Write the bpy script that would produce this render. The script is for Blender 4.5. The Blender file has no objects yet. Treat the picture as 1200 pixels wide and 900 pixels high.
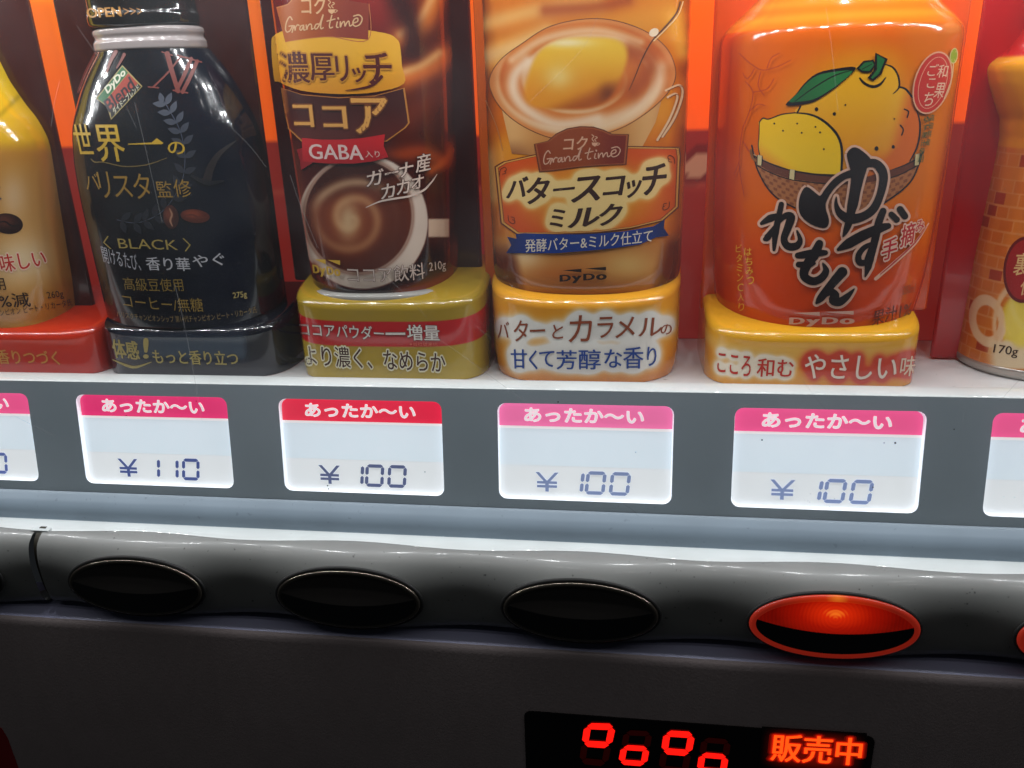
import bpy, math, random
import numpy as np
from mathutils import Matrix, Vector
from mathutils.geometry import tessellate_polygon
random.seed(4); rng = np.random.default_rng(4)
S = bpy.context.scene; COL = S.collection

# ------------------------------------------------------------------ camera
FPX, YAW, PIT, ROL = 950., -.1453, .2131, .0144          # focal length in px of a 1200 px wide frame
TILT = math.radians(8)                                   # the price rail leans back by 8 degrees
def cam_axes():
    a, b, c = YAW, PIT, ROL
    f = np.array([math.sin(a)*math.cos(b), math.cos(a)*math.cos(b), -math.sin(b)])
    r = np.array([math.cos(a), -math.sin(a), 0]); d = np.cross(f, r)
    R = np.array([math.cos(c)*r+math.sin(c)*d, -math.sin(c)*r+math.cos(c)*d, f])
    return R
RAIL = np.stack([[1, 0, 0], [0, math.cos(TILT), -math.sin(TILT)], [0, math.sin(TILT), math.cos(TILT)]], 1)
AX = cam_axes() @ RAIL.T
EYE = RAIL @ np.array([.0131, -.2423, .0904])
cd = bpy.data.cameras.new('camera'); cam = bpy.data.objects.new('camera', cd); COL.objects.link(cam)
M = Matrix([[AX[0][i], -AX[1][i], -AX[2][i], EYE[i]] for i in range(3)] + [[0, 0, 0, 1]])
cam.matrix_world = M
cd.sensor_width = 36; cd.lens = FPX*36/1200; cd.clip_start = .01; cd.clip_end = 20
cd.dof.use_dof = True; cd.dof.focus_distance = .272; cd.dof.aperture_fstop = 20
S.camera = cam

# ------------------------------------------------------------------ world, lamps, exposure
W = bpy.data.worlds.new('World'); S.world = W; W.use_nodes = True
W.node_tree.nodes['Background'].inputs[0].default_value = (.8, .9, 1, 1)
W.node_tree.nodes['Background'].inputs[1].default_value = .010
S.view_settings.view_transform = 'Standard'; S.view_settings.look = 'None'; S.view_settings.exposure = 0
def spot_row(name, y, z, x0, dx, n, watts, r, rgb):
    for i in range(n):
        l = bpy.data.lights.new(name, 'POINT'); l.energy = watts; l.shadow_soft_size = r; l.color = rgb
        o = bpy.data.objects.new(name, l); COL.objects.link(o); o.location = (x0+i*dx, y, z)
spot_row('cabinet_led', -.017, .225, -.60, .055, 20, .155, .0032, (.96, .985, 1))     # two led strips in the head of the cabinet
spot_row('cabinet_led', -.004, .238, -.575, .055, 20, .155, .0032, (.96, .985, 1))
spot_row('ceiling_spot', -.20, .52, -.62, .145, 9, .09, .006, (1, .985, .96))          # small spots of the shop over the machine front
spot_row('ceiling_spot', -.36, .58, -.57, .145, 9, .09, .006, (1, .985, .96))

# ------------------------------------------------------------------ materials
def lin(c):
    c = np.asarray(c, float)/255.
    return np.where(c <= .04045, c/12.92, ((c+.055)/1.055)**2.4)
def mat(name, rgb=(128, 128, 128), rough=.4, coat=0., metal=0., crough=.03, emit=None, es=0., attr=False, bump=None, spec=.5):
    m = bpy.data.materials.new(name); m.use_nodes = True; nt = m.node_tree; p = nt.nodes['Principled BSDF']
    p.inputs['Base Color'].default_value = (*lin(rgb), 1); p.inputs['Roughness'].default_value = rough
    p.inputs['Metallic'].default_value = metal; p.inputs['Coat Weight'].default_value = coat; p.inputs['Coat Roughness'].default_value = crough
    p.inputs['Specular IOR Level'].default_value = spec
    if emit is not None: p.inputs['Emission Color'].default_value = (*lin(emit), 1)
    if es: p.inputs['Emission Strength'].default_value = es
    if attr:
        a = nt.nodes.new('ShaderNodeAttribute'); a.attribute_name = 'Col'
        nt.links.new(a.outputs['Color'], p.inputs['Base Color'])
        if es:
            nt.links.new(a.outputs['Color'], p.inputs['Emission Color'])
    if bump:
        n = nt.nodes.new('ShaderNodeTexNoise'); n.inputs['Scale'].default_value = bump[0]; n.inputs['Detail'].default_value = 4
        b = nt.nodes.new('ShaderNodeBump'); b.inputs['Strength'].default_value = bump[1]; b.inputs['Distance'].default_value = .0004
        t = nt.nodes.new('ShaderNodeTexCoord')
        nt.links.new(t.outputs['Object'], n.inputs['Vector']); nt.links.new(n.outputs['Fac'], b.inputs['Height'])
        nt.links.new(b.outputs['Normal'], p.inputs['Normal'])
    return m
def speckle(m, dark, scale=900, thr=.70, amt=.6):
    """small dark specks of dirt in the base colour"""
    nt = m.node_tree; p = nt.nodes['Principled BSDF']; base = tuple(p.inputs['Base Color'].default_value)
    t = nt.nodes.new('ShaderNodeTexCoord'); n = nt.nodes.new('ShaderNodeTexNoise'); n.inputs['Scale'].default_value = scale
    n2 = nt.nodes.new('ShaderNodeTexNoise'); n2.inputs['Scale'].default_value = 45
    r = nt.nodes.new('ShaderNodeMapRange'); r.inputs[1].default_value = thr; r.inputs[2].default_value = thr+.05; r.inputs[4].default_value = amt
    r2 = nt.nodes.new('ShaderNodeMapRange'); r2.inputs[1].default_value = .35; r2.inputs[2].default_value = .75; r2.inputs[4].default_value = .18
    a = nt.nodes.new('ShaderNodeMath'); a.operation = 'MAXIMUM'
    x = nt.nodes.new('ShaderNodeMix'); x.data_type = 'RGBA'; x.inputs['A'].default_value = base; x.inputs['B'].default_value = (*lin(dark), 1)
    L = nt.links.new
    L(t.outputs['Object'], n.inputs['Vector']); L(t.outputs['Object'], n2.inputs['Vector']); L(n.outputs['Fac'], r.inputs[0]); L(n2.outputs['Fac'], r2.inputs[0])
    L(r.outputs[0], a.inputs[0]); L(r2.outputs[0], a.inputs[1]); L(a.outputs[0], x.inputs['Factor']); L(x.outputs['Result'], p.inputs['Base Color'])
    return m
PRINT = mat('printed_shell', rough=.13, coat=.5, crough=.07, attr=True, bump=(25, .05))
INK = mat('ink', rough=.4, attr=True, spec=.3)
BACKLIT = mat('backlit_print', rough=.3, coat=.2, attr=True, es=.62)
WHITE = speckle(mat('white_plastic', (212, 218, 218), rough=.3, coat=.3), (90, 85, 75), 700, .74)
FLOORW = speckle(mat('shelf_white', (205, 205, 205), rough=.3, coat=.2), (90, 80, 70), 500, .72)
RAILG = speckle(mat('grey_rail', (148, 161, 169), rough=.3, coat=.3), (130, 140, 148), 800, .70, .3)
BANDG = speckle(mat('grey_band', (134, 150, 164), rough=.5, coat=0), (95, 105, 115), 500, .70, .4)
BARG = speckle(mat('bar_grey', (128, 129, 127), rough=.42, coat=.22, crough=.09, bump=(120, .06)), (40, 40, 40), 700, .70, .8)
PANEL = speckle(mat('panel_charcoal', (156, 144, 144), rough=.45, bump=(1200, .15)), (120, 108, 108), 1500, .62, .3)
LEDGE = speckle(mat('ledge_blue_grey', (150, 152, 182), rough=.4), (160, 165, 185), 300, .66, .5)
BLACK = mat('black_gloss', (9, 9, 10), rough=.12, coat=.5)
BLACKM = mat('black_matt', (10, 10, 10), rough=.6)
RIM = mat('dark_chrome', (118, 110, 100), rough=.2, metal=.9)
LENS = mat('smoked_lens', (40, 37, 35), rough=.25, coat=.4)
OLIVE = mat('seam_dark', (48, 44, 34), rough=.7)

# ------------------------------------------------------------------ picture geometry helpers
def P(p):
    v = (np.asarray(p)-EYE) @ AX.T
    return 600+FPX*v[..., 0]/v[..., 2], 450+FPX*v[..., 1]/v[..., 2]
def rays(px, py):
    px, py = np.asarray(px, float), np.asarray(py, float)
    return np.stack([(px-600)/FPX, (py-450)/FPX, np.ones_like(px)], -1) @ AX
class Surf:
    """front of a vacuum formed relief: super-elliptic bulge in front of the plane y = yp"""
    def __init__(s, xc, yp, n, prof, soft=.0011):
        s.xc, s.yp, s.n = xc, yp, n; prof = sorted(prof); s.z = [p[0] for p in prof]; s.w_ = [p[1] for p in prof]; s.yf_ = [p[2] for p in prof]
        if soft:
            g = np.arange(s.z[0], s.z[-1]+1e-9, .0001); k = np.arange(-int(3*soft/.0001), int(3*soft/.0001)+1)*.0001; e = np.exp(-.5*(k/soft)**2); e /= e.sum(); h = len(k)//2
            sm_ = lambda v: np.convolve(np.pad(np.interp(g, s.z, v), h, 'reflect', reflect_type='odd'), e, 'valid')
            s.w_, s.yf_, s.z = sm_(s.w_), sm_(s.yf_), g
    def w(s, z): return np.interp(z, s.z, s.w_)
    def yf(s, z): return np.interp(z, s.z, s.yf_)
    def f(s, x, z):
        u = np.clip(np.abs(x-s.xc)/s.w(z), 0, 1)
        return s.yp-(s.yp-s.yf(z))*(1-u**s.n)**(1/s.n)
    def hit(s, px, py):
        d = rays(px, py); d = d/d[..., 1:2]
        lo = np.full(d.shape[:-1], min(s.yf_)-.004-EYE[1]); hi = np.full_like(lo, s.yp-EYE[1]); prev = lo.copy(); done = np.zeros(lo.shape, bool)
        for k in range(1, 61):
            t = lo+(hi-lo)*k/60; q = EYE+d*t[..., None]; ins = (q[..., 1] >= s.f(q[..., 0], q[..., 2])-1e-9) & ~done
            a0 = np.where(ins, lo+(hi-lo)*(k-1)/60, 0); 
            if k == 1: A = np.where(ins, a0, lo); B = np.where(ins, t, hi)
            else: A = np.where(ins, a0, A); B = np.where(ins, t, B)
            done |= ins
        A = np.where(done, A, hi); 
        for _ in range(14):
            m = (A+B)/2; q = EYE+d*m[..., None]; ins = q[..., 1] >= s.f(q[..., 0], q[..., 2])
            B = np.where(ins, m, B); A = np.where(ins, A, m)
        return EYE+d*B[..., None]
    def normal(s, q):
        e = 2e-4; x, z = q[..., 0], q[..., 2]
        fx = (s.f(x+e, z)-s.f(x-e, z))/(2*e); fz = (s.f(x, z+e)-s.f(x, z-e))/(2*e)
        fx = np.clip(fx, -4, 4); fz = np.clip(fz, -3, 3)
        n = np.stack([fx, -np.ones_like(fx), fz], -1); return n/np.linalg.norm(n, axis=-1, keepdims=True)
class Plane:
    """a flat face through the point o with in-plane axes ex, ez and outward normal n"""
    def __init__(s, o, n): s.o, s.n = np.array(o, float), np.array(n, float)/np.linalg.norm(n)
    def hit(s, px, py):
        d = rays(px, py); t = ((s.o-EYE) @ s.n)/(d @ s.n); return EYE+d*t[..., None]
    def normal(s, q): return np.broadcast_to(s.n, q.shape)

# ------------------------------------------------------------------ mesh helpers
def link(name, me, parent=None, mats=()):
    o = bpy.data.objects.new(name, me); COL.objects.link(o)
    for m in mats: me.materials.append(m)
    if parent is not None: o.parent = parent
    return o
def mesh_np(name, V, F, parent=None, mats=(), col=None, smooth=False, fmat=None):
    me = bpy.data.meshes.new(name); V = np.asarray(V, float)
    F = [list(map(int, f)) for f in F] if not isinstance(F, np.ndarray) else F
    if isinstance(F, np.ndarray):
        k = F.shape[1]; me.vertices.add(len(V)); me.vertices.foreach_set('co', V.ravel()); me.loops.add(F.size); me.polygons.add(len(F))
        me.loops.foreach_set('vertex_index', F.ravel().astype(np.int32)); me.polygons.foreach_set('loop_start', np.arange(0, F.size, k, dtype=np.int32))
    else: me.from_pydata([tuple(v) for v in V], [], F)
    me.update(calc_edges=True)
    if smooth: me.polygons.foreach_set('use_smooth', np.ones(len(me.polygons), bool))
    o = link(name, me, parent, mats)
    if fmat is not None: me.polygons.foreach_set('material_index', np.asarray(fmat, np.int32))
    if col is not None:
        a = me.color_attributes.new('Col', 'FLOAT_COLOR', 'POINT')
        a.data.foreach_set('color', np.concatenate([col, np.ones((len(col), 1))], 1).astype(np.float32).ravel())
    me.validate(); me.update()
    return o
def grid_faces(nr, nc, close=False):
    r, c = np.meshgrid(np.arange(nr-1), np.arange(nc if close else nc-1), indexing='ij'); c2 = (c+1) % nc
    return np.stack([r*nc+c, r*nc+c2, (r+1)*nc+c2, (r+1)*nc+c], -1).reshape(-1, 4)
def empty(name, loc=(0, 0, 0)):
    o = bpy.data.objects.new(name, None); COL.objects.link(o); o.location = loc; o.empty_display_size = .01; return o
def keep(child, parent):                                # parent without moving
    child.parent = parent; child.matrix_parent_inverse = Matrix.Translation(parent.location).inverted()
def tag(o, label, cat, group=None):
    o['label'] = label; o['category'] = cat
    if group: o['group'] = group

# ------------------------------------------------------------------ printed artwork: triangle soup in picture px, laid on a surface
def smooth_line(pts, closed=False, k=6):
    p = np.asarray(pts, float); n = len(p)
    if n < 3: return p
    out = []
    for i in range(n if closed else n-1):
        g = lambda j: p[j % n] if closed else p[min(max(j, 0), n-1)]
        p0, p1, p2, p3 = g(i-1), g(i), g(i+1), g(i+2)
        for t in np.arange(k)/k:
            out.append(.5*(2*p1+(p2-p0)*t+(2*p0-5*p1+4*p2-p3)*t*t+(3*p1-p0-3*p2+p3)*t**3))
    if not closed: out.append(p[-1])
    return np.array(out)
def tri_poly(loops):
    v = [[Vector((x, y, 0)) for x, y in l] for l in loops]; flat = np.array([p for l in loops for p in l], float)
    return flat[np.array(tessellate_polygon(v))]
def split_long(T, C, L):
    for _ in range(14):
        e = np.linalg.norm(T-np.roll(T, -1, 1), axis=2); k = e.argmax(1); big = e[np.arange(len(T)), k] > L
        if not big.any(): break
        B, kb = T[big], k[big]; i = np.arange(len(B)); a, b, c = B[i, kb], B[i, (kb+1) % 3], B[i, (kb+2) % 3]; m = (a+b)/2
        T = np.concatenate([T[~big], np.stack([a, m, c], 1), np.stack([m, b, c], 1)])
        if C is not None: C = np.concatenate([C[~big], C[big], C[big]])
    return T
def text_tris(s, bold=0., shear=0.):
    c = bpy.data.curves.new('t', 'FONT'); c.body = s; c.shear = shear; c.resolution_u = 3
    o = bpy.data.objects.new('t', c); COL.objects.link(o)
    dg = bpy.context.evaluated_depsgraph_get(); ev = o.evaluated_get(dg); me = ev.to_mesh(); me.calc_loop_triangles()
    v = np.array([p.co[:2] for p in me.vertices]); t = np.array([l.vertices[:] for l in me.loop_triangles])
    T = v[t] if len(t) else np.zeros((0, 3, 2)); ev.to_mesh_clear(); bpy.data.objects.remove(o); bpy.data.curves.remove(c)
    return T
class Art:
    def __init__(s, surf, cell=3.): s.surf, s.cell, s.items, s.k = surf, cell, [], 0
    def add(s, T, col, lift=None):
        if len(T) == 0: return T
        T = split_long(np.asarray(T, float), None, s.cell); s.k += 1
        s.items.append((T, col, (s.k if lift is None else lift))); return T
    def poly(s, pts, col, smooth=False, k=5, holes=()):
        pts = smooth_line(pts, True, k) if smooth else np.asarray(pts, float)
        return s.add(tri_poly([pts]+[np.asarray(h, float) for h in holes]), col)
    def ell(s, cx, cy, rx, ry, col, rot=0, n=40):
        t = np.linspace(0, 2*math.pi, n, endpoint=False); c, q = math.cos(rot), math.sin(rot)
        x, y = rx*np.cos(t), ry*np.sin(t); return s.poly(np.stack([cx+x*c-y*q, cy+x*q+y*c], 1), col)
    def stroke(s, pts, wid, col, k=6, closed=False, grow=0.):
        p = smooth_line(pts, closed, k); n = len(p)
        w = np.full(n, float(wid)) if np.isscalar(wid) else np.interp(np.linspace(0, 1, n), np.linspace(0, 1, len(wid)), wid)
        w = (w+grow)/2
        if closed: p = np.vstack([p, p[:1]]); w = np.append(w, w[0])
        d = np.gradient(p, axis=0); d /= np.linalg.norm(d, axis=1, keepdims=True)+1e-9; nrm = np.stack([-d[:, 1], d[:, 0]], 1)
        a, b = p+nrm*w[:, None], p-nrm*w[:, None]
        T = [t for i in range(len(p)-1) for t in ((a[i], b[i], b[i+1]), (a[i], b[i+1], a[i+1]))]
        if not closed:
            for e, dd in ((0, -1), (-1, 1)):
                r = w[e]
                if r > .5:
                    th = math.atan2(d[e][1]*dd, d[e][0]*dd)+np.linspace(-math.pi/2, math.pi/2, 9)
                    q = p[e]+r*np.stack([np.cos(th), np.sin(th)], 1); T += [(p[e], q[i], q[i+1]) for i in range(8)]
        return s.add(np.array(T), col)
    def text(s, t, x0, y0, x1, y1, col, slope=0., bold=0., shear=0., sag=0., lean=None, halo=None):
        """lettering fitted to the box x0..x1, y0..y1; slope = dy/dx of the base line; sag bends it down in the middle"""
        T0 = text_tris(t, 0, shear)
        if len(T0) == 0: return
        mn, mx = T0.reshape(-1, 2).min(0)-max(bold, 0), T0.reshape(-1, 2).max(0)+max(bold, 0)
        def place(T):
            u = (T[..., 0]-mn[0])/(mx[0]-mn[0]); v = (T[..., 1]-mn[1])/(mx[1]-mn[1])
            x = x0+u*(x1-x0); h = (y1-y0)
            ln = (692-x)/(3041-(y0+y1)/2) if lean is None else lean
            y = y1-v*h+slope*(x-(x0+x1)/2)+sag*(1-(2*u-1)**2)
            return np.stack([x-ln*(v-.5)*h, y], -1)
        T0 = place(split_long(T0, None, max(.12, s.cell/max(4, y1-y0))))
        ux, uy = (x1-x0)/(mx[0]-mn[0]), (y1-y0)/(mx[1]-mn[1])
        def fat(r, c):
            n = 1 if r <= .004 else (6 if r < .03 else 12); s.k += 1; k0 = s.k
            for i in range(n):
                q = np.array([math.cos(i*2*math.pi/n)*r*ux, math.sin(i*2*math.pi/n)*r*uy*(.45 if r == bold else 1)]) if n > 1 else np.zeros(2)
                s.items.append((T0+q, c, k0+.08*i))
        for g, hc in (halo or ()): fat(max(bold, 0)+g, hc)
        fat(bold, col)
    def logo(s, x0, y0, x1, y1, col, slope=0.):
        """four letters under two wedges that point left"""
        w, h = x1-x0, y1-y0; L = lambda u, v: (x0+u*w, y0+v*h+slope*(u-.5)*w)
        for ch, u0, v0, u1, v1 in (('D', 0, .36, .24, .88), ('y', .255, .48, .47, 1.04), ('D', .50, .36, .75, .88), ('o', .77, .44, 1, .90)):
            dy = slope*((u0+u1)/2-.5)*w; s.text(ch, x0+u0*w, y0+v0*h+dy, x0+u1*w, y0+v1*h+dy, col, slope=slope, bold=.05)
        s.poly([L(.06, .05), L(.465, .0), L(.465, .27)], col); s.poly([L(.53, .0), L(.985, -.05), L(.985, .22)], col)
    def glow(s, px, py, keys, rad):
        """blurred coverage of some items, sampled at px,py (a soft printed halo)"""
        x0, y0 = px.min()-2, py.min()-2; nx, ny = int(px.max()-x0)+4, int(py.max()-y0)+4; H = np.zeros((ny, nx))
        for i in keys:
            T = s.items[i][0]; e1, e2 = T[:, 1]-T[:, 0], T[:, 2]-T[:, 0]; a = np.abs(e1[:, 0]*e2[:, 1]-e1[:, 1]*e2[:, 0])/2; m = 12
            for _ in range(m):
                r1, r2 = np.sqrt(rng.random(len(T))), rng.random(len(T))
                q = T[:, 0]*(1-r1)[:, None]+T[:, 1]*(r1*(1-r2))[:, None]+T[:, 2]*(r1*r2)[:, None]
                ix, iy = (q[:, 0]-x0).astype(int), (q[:, 1]-y0).astype(int); ok = (ix >= 0) & (ix < nx) & (iy >= 0) & (iy < ny)
                np.add.at(H, (iy[ok], ix[ok]), a[ok]/m)
        g = np.exp(-.5*(np.arange(-3*rad, 3*rad+1)/rad)**2); g /= g.sum()
        H = np.apply_along_axis(lambda v: np.convolve(v, g, 'same'), 0, H); H = np.apply_along_axis(lambda v: np.convolve(v, g, 'same'), 1, H)
        fx, fy = np.clip(px-x0, 0, nx-1.01), np.clip(py-y0, 0, ny-1.01); ix, iy = fx.astype(int), fy.astype(int); u, v = fx-ix, fy-iy
        ix2, iy2 = np.minimum(ix+1, nx-1), np.minimum(iy+1, ny-1)
        return (H[iy, ix]*(1-u)+H[iy, ix2]*u)*(1-v)+(H[iy2, ix]*(1-u)+H[iy2, ix2]*u)*v
    def build(s, name, parent, material=None, base=.00012, step=.000005, gain=.72):
        Vs, Cs = [], []
        for T, col, lv in s.items:
            q = T.reshape(-1, 2); w = s.surf.hit(q[:, 0], q[:, 1]); w = w+s.surf.normal(w)*(base+step*lv)
            c = col(q[:, 0], q[:, 1]) if callable(col) else np.broadcast_to(np.array(col, float), (len(q), 3))
            Vs.append(w); Cs.append(lin(c)*gain)
        V, C = np.concatenate(Vs), np.concatenate(Cs); F = np.arange(len(V)).reshape(-1, 3)
        n = np.cross(V[F[:, 1]]-V[F[:, 0]], V[F[:, 2]]-V[F[:, 0]]); flip = n[:, 1] > 0; F[flip] = F[flip][:, ::-1]
        return mesh_np(name, V, F, parent, [material or INK], col=C)
# paint helpers (sRGB 0..255 colours)
def sm(a, b, x): t = np.clip((x-a)/(b-a), 0, 1); return t*t*(3-2*t)
def mix(c, d, t):
    t = np.clip(np.asarray(t, float), 0, 1)[..., None]; return np.asarray(c, float)*(1-t)+np.asarray(d, float)*t
def ell_r(x, y, cx, cy, rx, ry, rot=0):
    c, s = math.cos(rot), math.sin(rot); dx, dy = x-cx, y-cy; return np.hypot((dx*c+dy*s)/rx, (-dx*s+dy*c)/ry)
def line_d(x, y, pts):
    pts = smooth_line(pts); d = np.full(x.shape, 1e9)
    for a, b in zip(pts[:-1], pts[1:]):
        ab = b-a; t = np.clip(((x-a[0])*ab[0]+(y-a[1])*ab[1])/(ab@ab+1e-9), 0, 1); d = np.minimum(d, np.hypot(x-a[0]-t*ab[0], y-a[1]-t*ab[1]))
    return d
def soft(c, x, y, pts, sig, col, amt=1.): return mix(c, col, amt*np.exp(-.5*(line_d(x, y, pts)/sig)**2))
def unit_curve(n, ratio, N):
    t = np.linspace(0, math.pi, 4000); x = -np.sign(np.cos(t))*np.abs(np.cos(t))**(2/n); d = np.abs(np.sin(t))**(2/n)
    L = np.concatenate([[0], np.cumsum(np.hypot(np.diff(x), np.diff(d)*ratio))]); u = np.linspace(0, L[-1], N)
    return np.interp(u, L, x), np.interp(u, L, d)
def shell(name, parent, sf, z0, z1, paint, nu=300, nv=340, yback=None, lid=None, material=None, gain=.72, rows=None, rise=0.):
    """painted relief between z0 and z1; lid = list of (dz, scale) rows closing the top"""
    cx, cdp = unit_curve(sf.n, (sf.yp-min(sf.yf_))/max(sf.w_), nu); zs = np.linspace(z0, z1, nv) if rows is None else np.asarray(rows)
    if yback is not None: cx = np.concatenate([[-1, -1, -1], cx, [1, 1, 1]]); cdp = np.concatenate([[-3, -2, -1], cdp, [-1, -2, -3]])
    R = []
    def row(z, zz, k):
        w, D = float(sf.w(z)), float(sf.yp-sf.yf(z)); y = sf.yp-D*np.maximum(cdp, 0)*1.
        if yback is not None: y = np.where(cdp < 0, sf.yp+(yback-sf.yp)*(-cdp/3), y)
        yr = sf.yp if yback is None else yback
        return np.stack([sf.xc+cx*w*k, yr+(y-yr)*(1-(1-k)*.9), np.full(len(cx), zz)], 1)
    for z in zs: R.append(row(z, z, 1.))
    for dz, k in (lid or []): R.append(row(z1, z1+dz, k))
    V = np.concatenate(R); F = grid_faces(len(R), len(cx))
    px, py = P(V); c = paint(px, py, V)
    if rise: V[:, 2] += rise*np.clip(V[:, 1]-V[:, 1].min(), 0, .05)*np.clip((V[:, 2]-z0)/(z1-z0), 0, 1)
    return mesh_np(name, V, F, parent, [material or PRINT], col=lin(c)*gain, smooth=True)
def box_mesh(name, parent, lo, hi, m, bevel=0.):
    (x0, y0, z0), (x1, y1, z1) = lo, hi
    V = [(x, y, z) for x in (x0, x1) for y in (y0, y1) for z in (z0, z1)]
    F = [(0, 1, 3, 2), (4, 6, 7, 5), (0, 4, 5, 1), (2, 3, 7, 6), (0, 2, 6, 4), (1, 5, 7, 3)]
    o = mesh_np(name, V, F, parent, [m])
    if bevel:
        b = o.modifiers.new('bevel', 'BEVEL'); b.width = bevel; b.segments = 3
        for p in o.data.polygons: p.use_smooth = True
    return o
def sheet(name, parent, prof, x0, x1, m, nx=2, smooth=True):
    """a profile of (y, z) points swept along x"""
    xs = np.linspace(x0, x1, nx); V = np.array([[(x, y, z) for x in xs] for y, z in prof]).reshape(-1, 3)
    o = mesh_np(name, V, grid_faces(len(prof), nx), parent, [m], smooth=smooth); return o
# ================================================================== the machine
PITCH = .072; BX = [-.2175, -.1449, -.0727, -.0001, .0729, .1455]
vm = empty('vending_machine')
tag(vm, 'drinks vending machine front with white shelf, grey price rail and black oval buttons', 'vending machine')
XL, XR = -.50, .42
R = lambda x, n, t: RAIL @ np.array([x, n, t])            # price rail frame: x along, n into, t up the rail
# shelf with a rounded front lip
sheet('display_shelf', vm, [(.0052, .0335), (.0053, .0346), (.0058, .0353), (.0068, .0357), (.0085, .0359), (.0115, .0359), (.0127, .0356), (.0134, .0350), (.0136, .034), (.0136, .027)], XL, XR, WHITE)
sheet('shelf_floor', vm, [(.0136, .027), (.0885, .027)], XL, XR, FLOORW, smooth=False)
# back card, orange above and dark red below
nx, nz = 500, 120; gx, gz = np.meshgrid(np.linspace(XL, XR, nx), np.linspace(.0272, .23, nz))
V = np.stack([gx, np.full_like(gx, .0868), gz], -1).reshape(-1, 3); x, z = V[:, 0], V[:, 2]
c = mix((112, 22, 16), (126, 30, 20), sm(.03, .1, z)); c = np.where((z > .1068)[:, None], mix((238, 92, 8), (246, 118, 12), sm(.107, .17, z)), c)
for cxx in (.034, .108, -.04, -.118):
    e = ell_r(x, z, cxx+.004, .094, .0085, .0052, .5); c = np.where(((e > .75) & (e < 1.25) & (z < .1065))[:, None], np.array([96, 18, 14.]), c)
    c = np.where((e < .72)[:, None], np.array([156, 112, 84.]), c)
    c = mix(c, (150, 80, 56), .4*np.exp(-((z-.0865)/.0012)**2)*(np.abs(x-cxx) < .012))
CARD = mat('backlit_card', rough=.3, attr=True, es=.72)
mesh_np('back_card', V, grid_faces(nz, nx), vm, [CARD], col=lin(c))
# price rail with six rounded openings
TW, TH, TR = .0541, .0313, .0026
def rrect(w, h, r, n=5, cx=0., cz=0.):
    out = []
    for (sx, sz, a0) in ((1, 1, 0), (-1, 1, 90), (-1, -1, 180), (1, -1, 270)):
        for k in range(n):
            a = math.radians(a0+90*k/(n-1)); out.append((cx+sx*(w/2-r)+r*math.cos(a), cz+sz*(h/2-r)+r*math.sin(a)))
    return out
tags = [i*PITCH for i in range(-4, 4)]
outer = [(XL, -.0031), (XR, -.0031), (XR, .0357), (XL, .0357)]
loops = [outer]+[rrect(TW, TH, TR, 5, tx, TH/2)[::-1] for tx in tags]
fl = [p for l in loops for p in l]; tri = tessellate_polygon([[Vector((a, b, 0)) for a, b in l] for l in loops])
rail = mesh_np('price_rail', [R(a, 0, b) for a, b in fl], [t for t in tri], vm, [RAILG])
PINK = {-4: (222, 60, 130), -3: (236, 84, 140), -2: (228, 46, 112), -1: (228, 30, 66), 0: (238, 112, 166), 1: (238, 84, 142), 2: (238, 84, 142), 3: (238, 84, 142)}
INKD = {-3: (88, 104, 166), -2: (70, 86, 146), -1: (88, 98, 136), 0: (126, 142, 182), 1: (128, 146, 190), 2: (128, 146, 190)}
TNAME = {-3: 'price display cut by the left edge with only a zero in view', -2: 'price display showing 110 yen under a magenta header', -1: 'price display showing 100 yen under a red header', 0: 'price display showing 100 yen under the palest pink header', 1: 'price display showing 100 yen under a rose header, right of the palest one', 2: 'price display cut by the right edge with no digits in view'}
GLOWW = mat('frosted_edge', (235, 240, 245), rough=.35, emit=(235, 242, 255), es=.5)
SEG = {'a': ((.03, 1), (.97, 1)), 'b': ((1, .97), (1, .53)), 'c': ((1, .47), (1, .03)), 'd': ((.03, 0), (.97, 0)), 'e': ((0, .03), (0, .47)), 'f': ((0, .53), (0, .97)), 'g': ((.03, .5), (.97, .5))}
def seg_poly(a, b, t, asp=1.):
    """one mitred segment of a seven segment digit in digit units"""
    if a[1] < b[1]: a, b = b, a
    if a[1] == b[1]: ty = t*asp*.5; return [(a[0]-.05, a[1]), (a[0]+t*.4, a[1]+ty), (b[0]-t*.4, b[1]+ty), (b[0]+.05, b[1]), (b[0]-t*.4, b[1]-ty), (a[0]+t*.4, a[1]-ty)]
    h = t*.5; return [(a[0], a[1]), (a[0]+h, a[1]-t*.4*asp), (a[0]+h, b[1]+t*.4*asp), (a[0], b[1]), (a[0]-h, b[1]+t*.4*asp), (a[0]-h, a[1]-t*.4*asp)]
def flat_tris(polys, to3): 
    V, F = [], []
    for p in polys:
        b = len(V); V += [to3(x, y) for x, y in p]; F += [tuple(b+i for i in t) for t in tessellate_polygon([[Vector((x, y, 0)) for x, y in p]])]
    return V, F
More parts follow.
